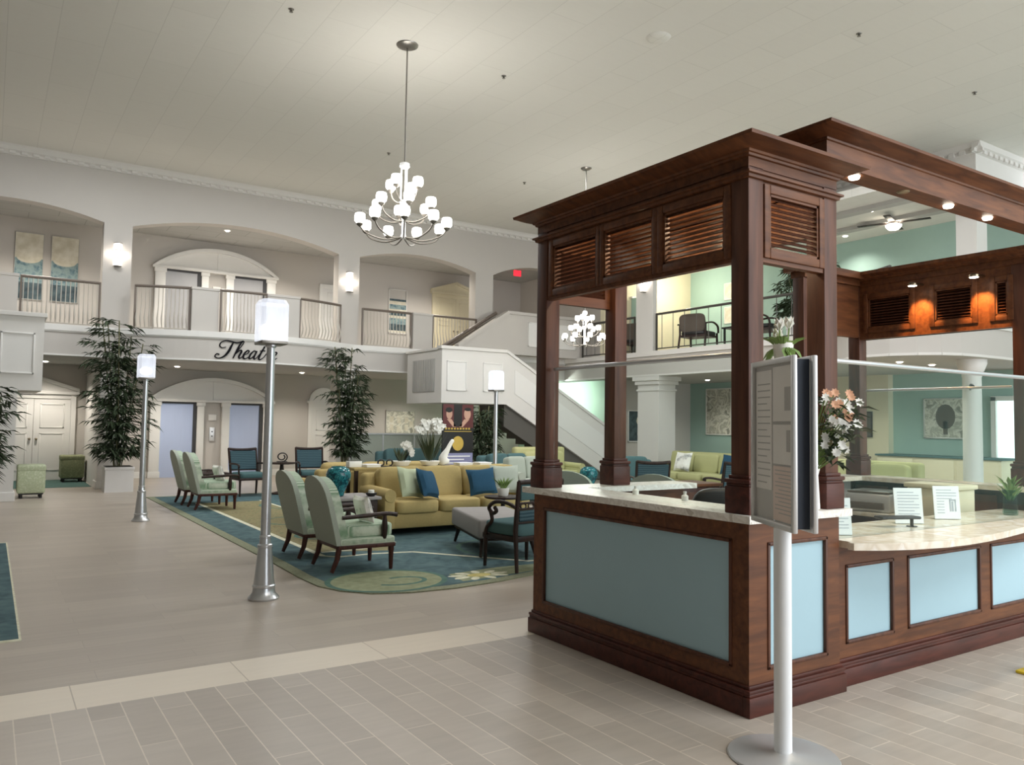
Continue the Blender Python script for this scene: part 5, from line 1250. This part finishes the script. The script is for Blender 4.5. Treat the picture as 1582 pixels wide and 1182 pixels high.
# ---- ottomans
def ottoman(lbl, loc, s, mat, rz=0):
    t = thing('cube_ottoman', lbl, 'ottoman', loc, rz, 'cube ottomans')
    h = s/2; obj('body', MB().box(-h, -h, 0.09, h, h, 0.56, 0.04, 3), M[mat], t); obj('top_cushion', MB().box(-h-0.005, -h-0.005, 0.5, h+0.005, h+0.005, 0.63, 0.035, 3), M[mat], t)
    for x in (-1, 1):
        for y in (-1, 1): obj('foot', MB().cyl((x*(h-0.07), y*(h-0.07), 0), (x*(h-0.07), y*(h-0.07), 0.1), 0.028, n=10), M['black'], t)
    m = MB(); m.box(-h+0.03, -h+0.02, 0.07, h-0.03, h-0.02, 0.1); obj('base_board', m, M['black'], t)
ottoman('pale green cube ottoman standing on the plank floor by the white column', (0.72, 17.85-0.15, 0), 0.46, 'otto')
ottoman('olive green cube ottoman farther back in the doorway recess', (1.70, 21.6, 0.005), 0.5, 'otto_dk')
# ---- poster stand
t = thing('poster_stand', 'tall black event poster on a stand with two portraits and a gold emblem', 'poster', (9.07, 16.0, 0))
obj('board', MB().box(-0.41, -0.015, 0.12, 0.41, 0.015, 1.97), M['poster_black'], t)
m = MB(); m.box(-0.42, -0.03, 0, -0.38, 0.25, 0.03); m.box(0.38, -0.03, 0, 0.42, 0.25, 0.03); m.box(-0.41, 0.0, 0.02, -0.39, 0.02, 1.9); m.box(0.39, 0.0, 0.02, 0.41, 0.02, 1.9); obj('stand', m, M['nickel'], t)
pic = obj('red_curtain_print', MB().box(-0.40, -0.019, 1.42, 0.40, -0.015, 1.96), M['poster_red'], t)
def ell(mb, cx, cz, rx, rz_, y, n=16): mb.prism([(cx+rx*math.cos(2*PI*k/n), cz+rz_*math.sin(2*PI*k/n)) for k in range(n)], 'y', y-0.003, y)
m = MB(); ell(m, -0.24, 1.74, 0.08, 0.12, -0.019); ell(m, 0.24, 1.74, 0.09, 0.13, -0.019); m.prism([(-0.3, 1.62), (-0.18, 1.62), (-0.05, 1.44), (-0.14, 1.44)], 'y', -0.022, -0.019); m.prism([(0.3, 1.62), (0.16, 1.62), (0.02, 1.44), (0.12, 1.44)], 'y', -0.022, -0.019)
obj('portrait_print', m, M['skin'], t)
m = MB(); ell(m, -0.25, 1.83, 0.09, 0.06, -0.021); ell(m, 0.25, 1.85, 0.09, 0.04, -0.021); m.box(-0.12, -0.022, 1.45, 0.1, -0.019, 1.96); obj('dark_print', m, M['poster_black'], t)
m = MB(); ell(m, 0, 1.06, 0.15, 0.17, -0.016); m.box(-0.36, -0.019, 1.33, 0.36, -0.016, 1.345); 
for i in range(9): m.box(-0.34+i*0.076, -0.019, 1.38, -0.34+i*0.076+0.05, -0.016, 1.425)
obj('gold_emblem', m, M['gold_metal'], t)
m = MB(); m.box(-0.40, -0.019, 0.18, 0.40, -0.016, 0.84); obj('text_block', m, M['lilac'], t)
m = MB()
for i in range(7): m.box(-0.33, -0.022, 0.30+i*0.075, 0.33-0.08*(i % 3), -0.019, 0.33+i*0.075)
obj('text_lines', m, M['paper'], t)
# ---- pictures
def picture(lbl, loc, w, h, mats, rz=0, frame='trim', bands=None, group=None, fw=0.03):
    t = thing('framed_picture', lbl, 'picture', loc, rz, group)
    m = MB()
    for a, b, c, d in ((-w/2, -w/2+fw, 0, h), (w/2-fw, w/2, 0, h), (-w/2, w/2, 0, fw), (-w/2, w/2, h-fw, h)): m.box(a, -0.04, c, b, -0.004, d, 0.004)
    obj('frame', m, M[frame], t)
    k = MB(); 
    for i, (z0, z1) in enumerate(bands or [(0, 1)]):
        k.mi = i % len(mats); k.box(-w/2+fw, -0.03, fw+(h-2*fw)*z0, w/2-fw, -0.006, fw+(h-2*fw)*z1)
    obj('canvas', k, [M[x] for x in mats], t)
    return t
for x, lb in ((0.66, 'left one of two tall canvases in the leftmost upper arch, cream fading to blue'), (1.42, 'right one of two tall canvases in the leftmost upper arch, cream fading to blue')):
    t = picture(lb, (x, YB, 4.36), 0.60, 1.62, ['art_dark', 'art_blue', 'art_top'], bands=[(0, 0.25), (0.25, 0.62), (0.62, 1)], frame='soffit', group='tall canvases', fw=0.012)
    m = MB(); m.prism([(0.26*math.cos(PI+PI*k/16), 1.02+0.14*math.sin(PI+PI*k/16)) for k in range(17)], 'y', -0.033, -0.029); obj('pale_half_disc', m, M['art_top'], t)
picture('tall striped canvas of dark and teal bands in the third upper arch', (10.42, YB, 4.25), 0.62, 1.38, ['art_dark', 'art_blue', 'art_top', 'art_dark', 'art_top', 'art_blue', 'art_top', 'art_dark', 'art_top'], bands=[(0.05, 0.2), (0.2, 0.34), (0.34, 0.40), (0.40, 0.47), (0.47, 0.55), (0.55, 0.66), (0.66, 0.74), (0.74, 0.79), (0, 0.05), (0.79, 1.0)][:9], frame='wall_white')
t = picture('wide white framed picture of pale shapes on the back wall behind the orchid', (10.6, YB, 1.15), 1.0, 0.74, ['art_gray'], frame='soffit')
for i, (x, z) in enumerate(((-0.3, 0.2), (-0.3, 0.45), (-0.06, 0.15), (-0.06, 0.42), (0.2, 0.2), (0.2, 0.42), (0.36, 0.3))): obj('print_shape', MB().box(x-0.06, -0.034, z-0.08, x+0.06, -0.029, z+0.1), M['art_top'], t)
picture('large abstract picture on the teal wall below the gallery', (18.0, 16.15, 1.28), 0.98, 1.38, ['art_gray'], rz=-PI/2, frame='trim')
t = picture('dark picture with a white vase shape beyond the inner booth post', (15.75, 17.3, 1.05), 0.62, 0.92, ['art_dark'], frame='trim')
m = MB(); m.prism([(0.05, 0.2), (0.13, 0.2), (0.1, 0.5), (0.16, 0.62), (0.04, 0.72), (0.0, 0.6), (0.06, 0.5)], 'y', -0.033, -0.029); obj('vase_print', m, M['art_top'], t)
picture('small white framed picture on the upper teal gallery wall, higher of two', (18.0, 15.72, 5.25), 0.42, 0.5, ['art_top'], rz=-PI/2, frame='trim')
picture('small white framed picture on the upper teal gallery wall, lower of two', (18.0, 15.72, 4.55), 0.42, 0.5, ['art_top'], rz=-PI/2, frame='trim')
t = picture('wide framed picture with a dark tree shape on the right teal wall', (18.0, 9.5, 1.33), 1.0, 0.92, ['art_gray'], rz=-PI/2, frame='alum')
m = MB(); ell(m, 0.0, 0.5, 0.22, 0.28, -0.03); m.box(-0.05, -0.033, 0.1, 0.05, -0.03, 0.4); obj('dark_tree_print', m, M['taupe_fab'], t)
picture('dark framed picture on the cream strip of wall beyond the booth post', (17.8, 11.6, 1.33), 0.9, 0.62, ['taupe_fab'], rz=-PI/2, frame='dark_wood')
t = thing('wall_panel', 'narrow pale teal column on the upper cream gallery wall', 'wall panel', (15.75, 17.3, 3.49))
obj('panel', MB().box(-0.2, -0.3, 0, 0.2, -0.004, 1.75, 0.01), M['teal_wall'], t); obj('top_cap', MB().box(-0.23, -0.08, 1.75, 0.23, -0.004, 1.8), M['trim'], t)
t = thing('wall_thermostat', 'small brass wall fixture on the lower gallery wall', 'wall fixture', (16.35, 17.3, 2.1)); obj('plate', MB().box(-0.07, -0.03, -0.05, 0.07, -0.004, 0.05, 0.006), M['trim'], t); obj('lever', MB().tube([(-0.06, -0.05, -0.02), (0.1, -0.06, 0.0)], 0.02, 8), M['brass'], t)
# ---- far lounge seating beyond the console and booth
gold_sofa('long teal sofa against the back of the lounge below the picture', (8.95, 17.5, 0.0), 0, 2.2, 3, 'teal_fab', 'teal_sofa', hb=0.88)
gold_sofa('teal sofa right of the third lamp post under the stair', (9.45, 14.3, 0.0), 0.0, 1.3, 2, 'teal_fab', 'teal_sofa', hb=0.9)
gold_sofa('pale green sofa in front of the teal one right of the third lamp post', (8.95, 12.9, 0.0), 0.05, 1.2, 2, 'sage', 'sage_sofa', hb=0.8)
gold_sofa('lime-gold sofa beneath the sloping stair', (11.0, 15.1, 0.0), 0.0, 1.5, 2, 'lime', 'lime_sofa', hb=1.05)
gold_sofa('lime-gold banquette along the gallery pier, seen through the booth glass', (13.9, 12.6, 0.0), -PI/2, 3.4, 4, 'lime', 'lime_sofa', hb=0.98)
gold_sofa('lime-gold banquette farther right along the gallery, seen right of the booth post', (14.0, 9.3, 0.0), -PI/2, 2.6, 3, 'lime', 'lime_sofa', hb=0.98)
gold_sofa('teal armchair beside the foot of the stair, seen through the booth glass', (11.2, 13.2-0.9, 0.0), -0.4, 1.0, 1, 'teal_fab', 'teal_armchair', cat='armchair', hb=0.88)
teal_vase('mottled teal ceramic vase beside the booth post on the far lounge', (8.55, 11.0-0.45, 0.45), 0.95)
t = thing('end_table', 'low dark table carrying the far teal vase', 'side table', (8.55, 10.55, 0.0)); obj('tabletop', MB().box(-0.25, -0.25, 0.41, 0.25, 0.25, 0.45, 0.006), M['dark_wood'], t)
for x in (-0.2, 0.2):
    for y in (-0.2, 0.2): obj('leg', MB().box(x-0.02, y-0.02, 0, x+0.02, y+0.02, 0.41), M['dark_wood'], t)
dup(a1, (6.85, 7.0, 0.0128), PI/2+0.5, 'sage armchair close behind the booth, its rounded back seen over the booth counter')
dup(a1, (6.2, 7.9, 0.0128), 2.2, 'sage armchair farther behind the booth, next to the left inner post')
pillow('white pillow on the far banquette seen through the booth glass', (13.65, 13.35, 0.47), 0.5, 0.46, 0.15, 'white_fab', -PI/2, 0.3)
pillow('navy pillow on the far banquette seen through the booth glass', (13.65, 11.9, 0.47), 0.55, 0.46, 0.15, 'navy_fab', -PI/2, 0.3)
# low glazed partition on the back wall and long counter at far right
t = thing('glazed_partition', 'low pale glazed partition behind the long teal sofa', 'partition', (9.0, 19.0, 0))
m = MB()
for x in (-1.35, -0.45, 0.45, 1.35): m.box(x-0.02, -0.02, 0, x+0.02, 0.02, 1.22)
m.box(-1.37, -0.025, 1.2, 1.37, 0.025, 1.24); m.box(-1.37, -0.025, 0.0, 1.37, 0.025, 0.1); obj('frame', m, M['alum'], t)
obj('pane', MB().box(-1.35, -0.005, 0.1, 1.35, 0.005, 1.2), M['sage'], t)
t = thing('console_cabinet', 'long pale panelled counter below the picture on the right teal wall', 'cabinet', (17.55, 9.2, 0))
obj('carcass', MB().box(-0.3, -1.2, 0, 0.43, 1.5, 0.92, 0.01), M['cream'], t); obj('worktop', MB().box(-0.34, -1.24, 0.92, 0.43, 1.54, 0.96, 0.006), M['teal_fab'], t)
for k in range(3): obj('door', MB().box(-0.32, -1.15+k*0.9, 0.08, -0.3, -0.31+k*0.9, 0.88, 0.005), M['cream'], t)
# gallery armchairs
def dark_chair(lbl, loc, rz):
    t = thing('gallery_armchair', lbl, 'armchair', loc, rz, 'dark armchairs on the gallery')
    m = MB(); m.mark(); m.soft((0, 0, 0), (0.27, 0.05, 0.24), 0.45); m.xf(Matrix.Translation((0, 0.25, 0.68)) @ Matrix.Rotation(-0.15, 4, 'X')); obj('backrest', m, M['taupe_fab'], t)
    obj('seat', MB().soft((0, -0.02, 0.43), (0.27, 0.28, 0.06), 0.35), M['black'], t)
    for s in (-1, 1):
        m = MB(); m.tube(catmull([(s*0.30, 0.26, 0.66), (s*0.31, 0.0, 0.70), (s*0.31, -0.22, 0.62), (s*0.30, -0.27, 0.45)], 5), 0.022, 8); obj('arm', m, M['dark_wood'], t)
        m = MB(); m.tube([(s*0.28, -0.25, 0.45), (s*0.28, -0.27, 0)], 0.022, 8); obj('front_leg', m, M['dark_wood'], t)
        m = MB(); m.tube([(s*0.27, 0.24, 0.66), (s*0.27, 0.24, 0.4), (s*0.28, 0.3, 0)], 0.022, 8); obj('rear_leg', m, M['dark_wood'], t)
    obj('seat_frame', MB().box(-0.28, -0.27, 0.33, 0.28, 0.27, 0.38), M['dark_wood'], t)
    return t
g1 = dark_chair('dark armchair with rounded back on the upper gallery just right of the pilaster', (15.15, 14.3, 3.48), PI/2+0.25)
g1.scale = (1.35, 1.15, 1.0)
dup(g1, (15.3, 12.35, 3.48), 0.3, 'dark armchair at the right end of the gallery opening, side-on')
dup(g1, (15.3, 16.7, 3.48), 1.9, 'dark armchair half hidden left of the gallery pilaster')
t = thing('gallery_table', 'small dark side table between the gallery armchairs', 'side table', (15.5, 13.35, 3.48))
obj('tabletop', MB().box(-0.25, -0.25, 0.5, 0.25, 0.25, 0.54), M['black'], t)
for x in (-0.2, 0.2):
    for y in (-0.2, 0.2): obj('leg', MB().box(x-0.02, y-0.02, 0, x+0.02, y+0.02, 0.5), M['black'], t)
# security camera like dark fixture on the round column
t = thing('security_camera', 'small black camera on the round white column', 'camera', (14.86, 7.40, 2.28)); obj('bracket', MB().cyl((0, 0.0, 0), (-0.08, -0.02, 0.03), 0.02, n=8), M['black'], t); obj('body', MB().cyl((-0.06, -0.05, 0.06), (-0.16, -0.12, 0.03), 0.04, n=12), M['black'], t)
# ------------------------------------------------------------------ camera, light, view
cam = bpy.data.cameras.new('camera'); co = bpy.data.objects.new('camera', cam); C.objects.link(co)
yaw, pit, roll, fpx = .5832115, .0510938, -.01436196, 1222.496
Fv = Vector((math.sin(yaw)*math.cos(pit), math.cos(yaw)*math.cos(pit), math.sin(pit)))
R0 = Vector((math.cos(yaw), -math.sin(yaw), 0)); U0 = R0.cross(Fv)
Rv = R0*math.cos(roll)-U0*math.sin(roll); Uv = U0*math.cos(roll)+R0*math.sin(roll)
mw = Matrix.Identity(4)
for i in range(3): mw[i][0] = Rv[i]; mw[i][1] = Uv[i]; mw[i][2] = -Fv[i]; mw[i][3] = (0, 0, 1.55)[i]
co.matrix_world = mw
cam.sensor_fit = 'HORIZONTAL'; cam.sensor_width = 36.0; cam.lens = 36.0*fpx/1582; cam.clip_start = 0.05; cam.clip_end = 200
bpy.context.scene.camera = co
w = bpy.data.worlds.new('world'); bpy.context.scene.world = w; w.use_nodes = True
bg = w.node_tree.nodes['Background']; bg.inputs[0].default_value = (0.90, 0.96, 1.0, 1); bg.inputs[1].default_value = 1.0
# daylight through the entrance glazing behind the camera
light('window_daylight', 'AREA', (10.8, -6.8, 3.2), 315, (0.92, 0.965, 1.0), (13.5, 6), (math.radians(90), 0, 0))
light('overhead_fill', 'AREA', (7.5, -2.5, 7.1), 300, (0.98, 0.99, 1.0), (9, 4), (0, 0, 0))  # overhead fill added out of view; the ceiling has no opening here
for (x, y) in ((7.89, 8.23), (1.46, 15.9), (5.0, 15.5), (9.5, 13.0), (11.8, 8.0)): light('lobby_fill', 'AREA', (x, y, 7.1), 62, (0.94, 0.97, 1.0), 1.2)  # lobby fill added without modelled fixtures; two sit at ceiling discs
sc = bpy.context.scene
sc.view_settings.view_transform = 'Standard'; sc.view_settings.look = 'None'; sc.view_settings.gamma = 1.0; sc.view_settings.exposure = 1.0
sc.view_settings.use_curve_mapping = False
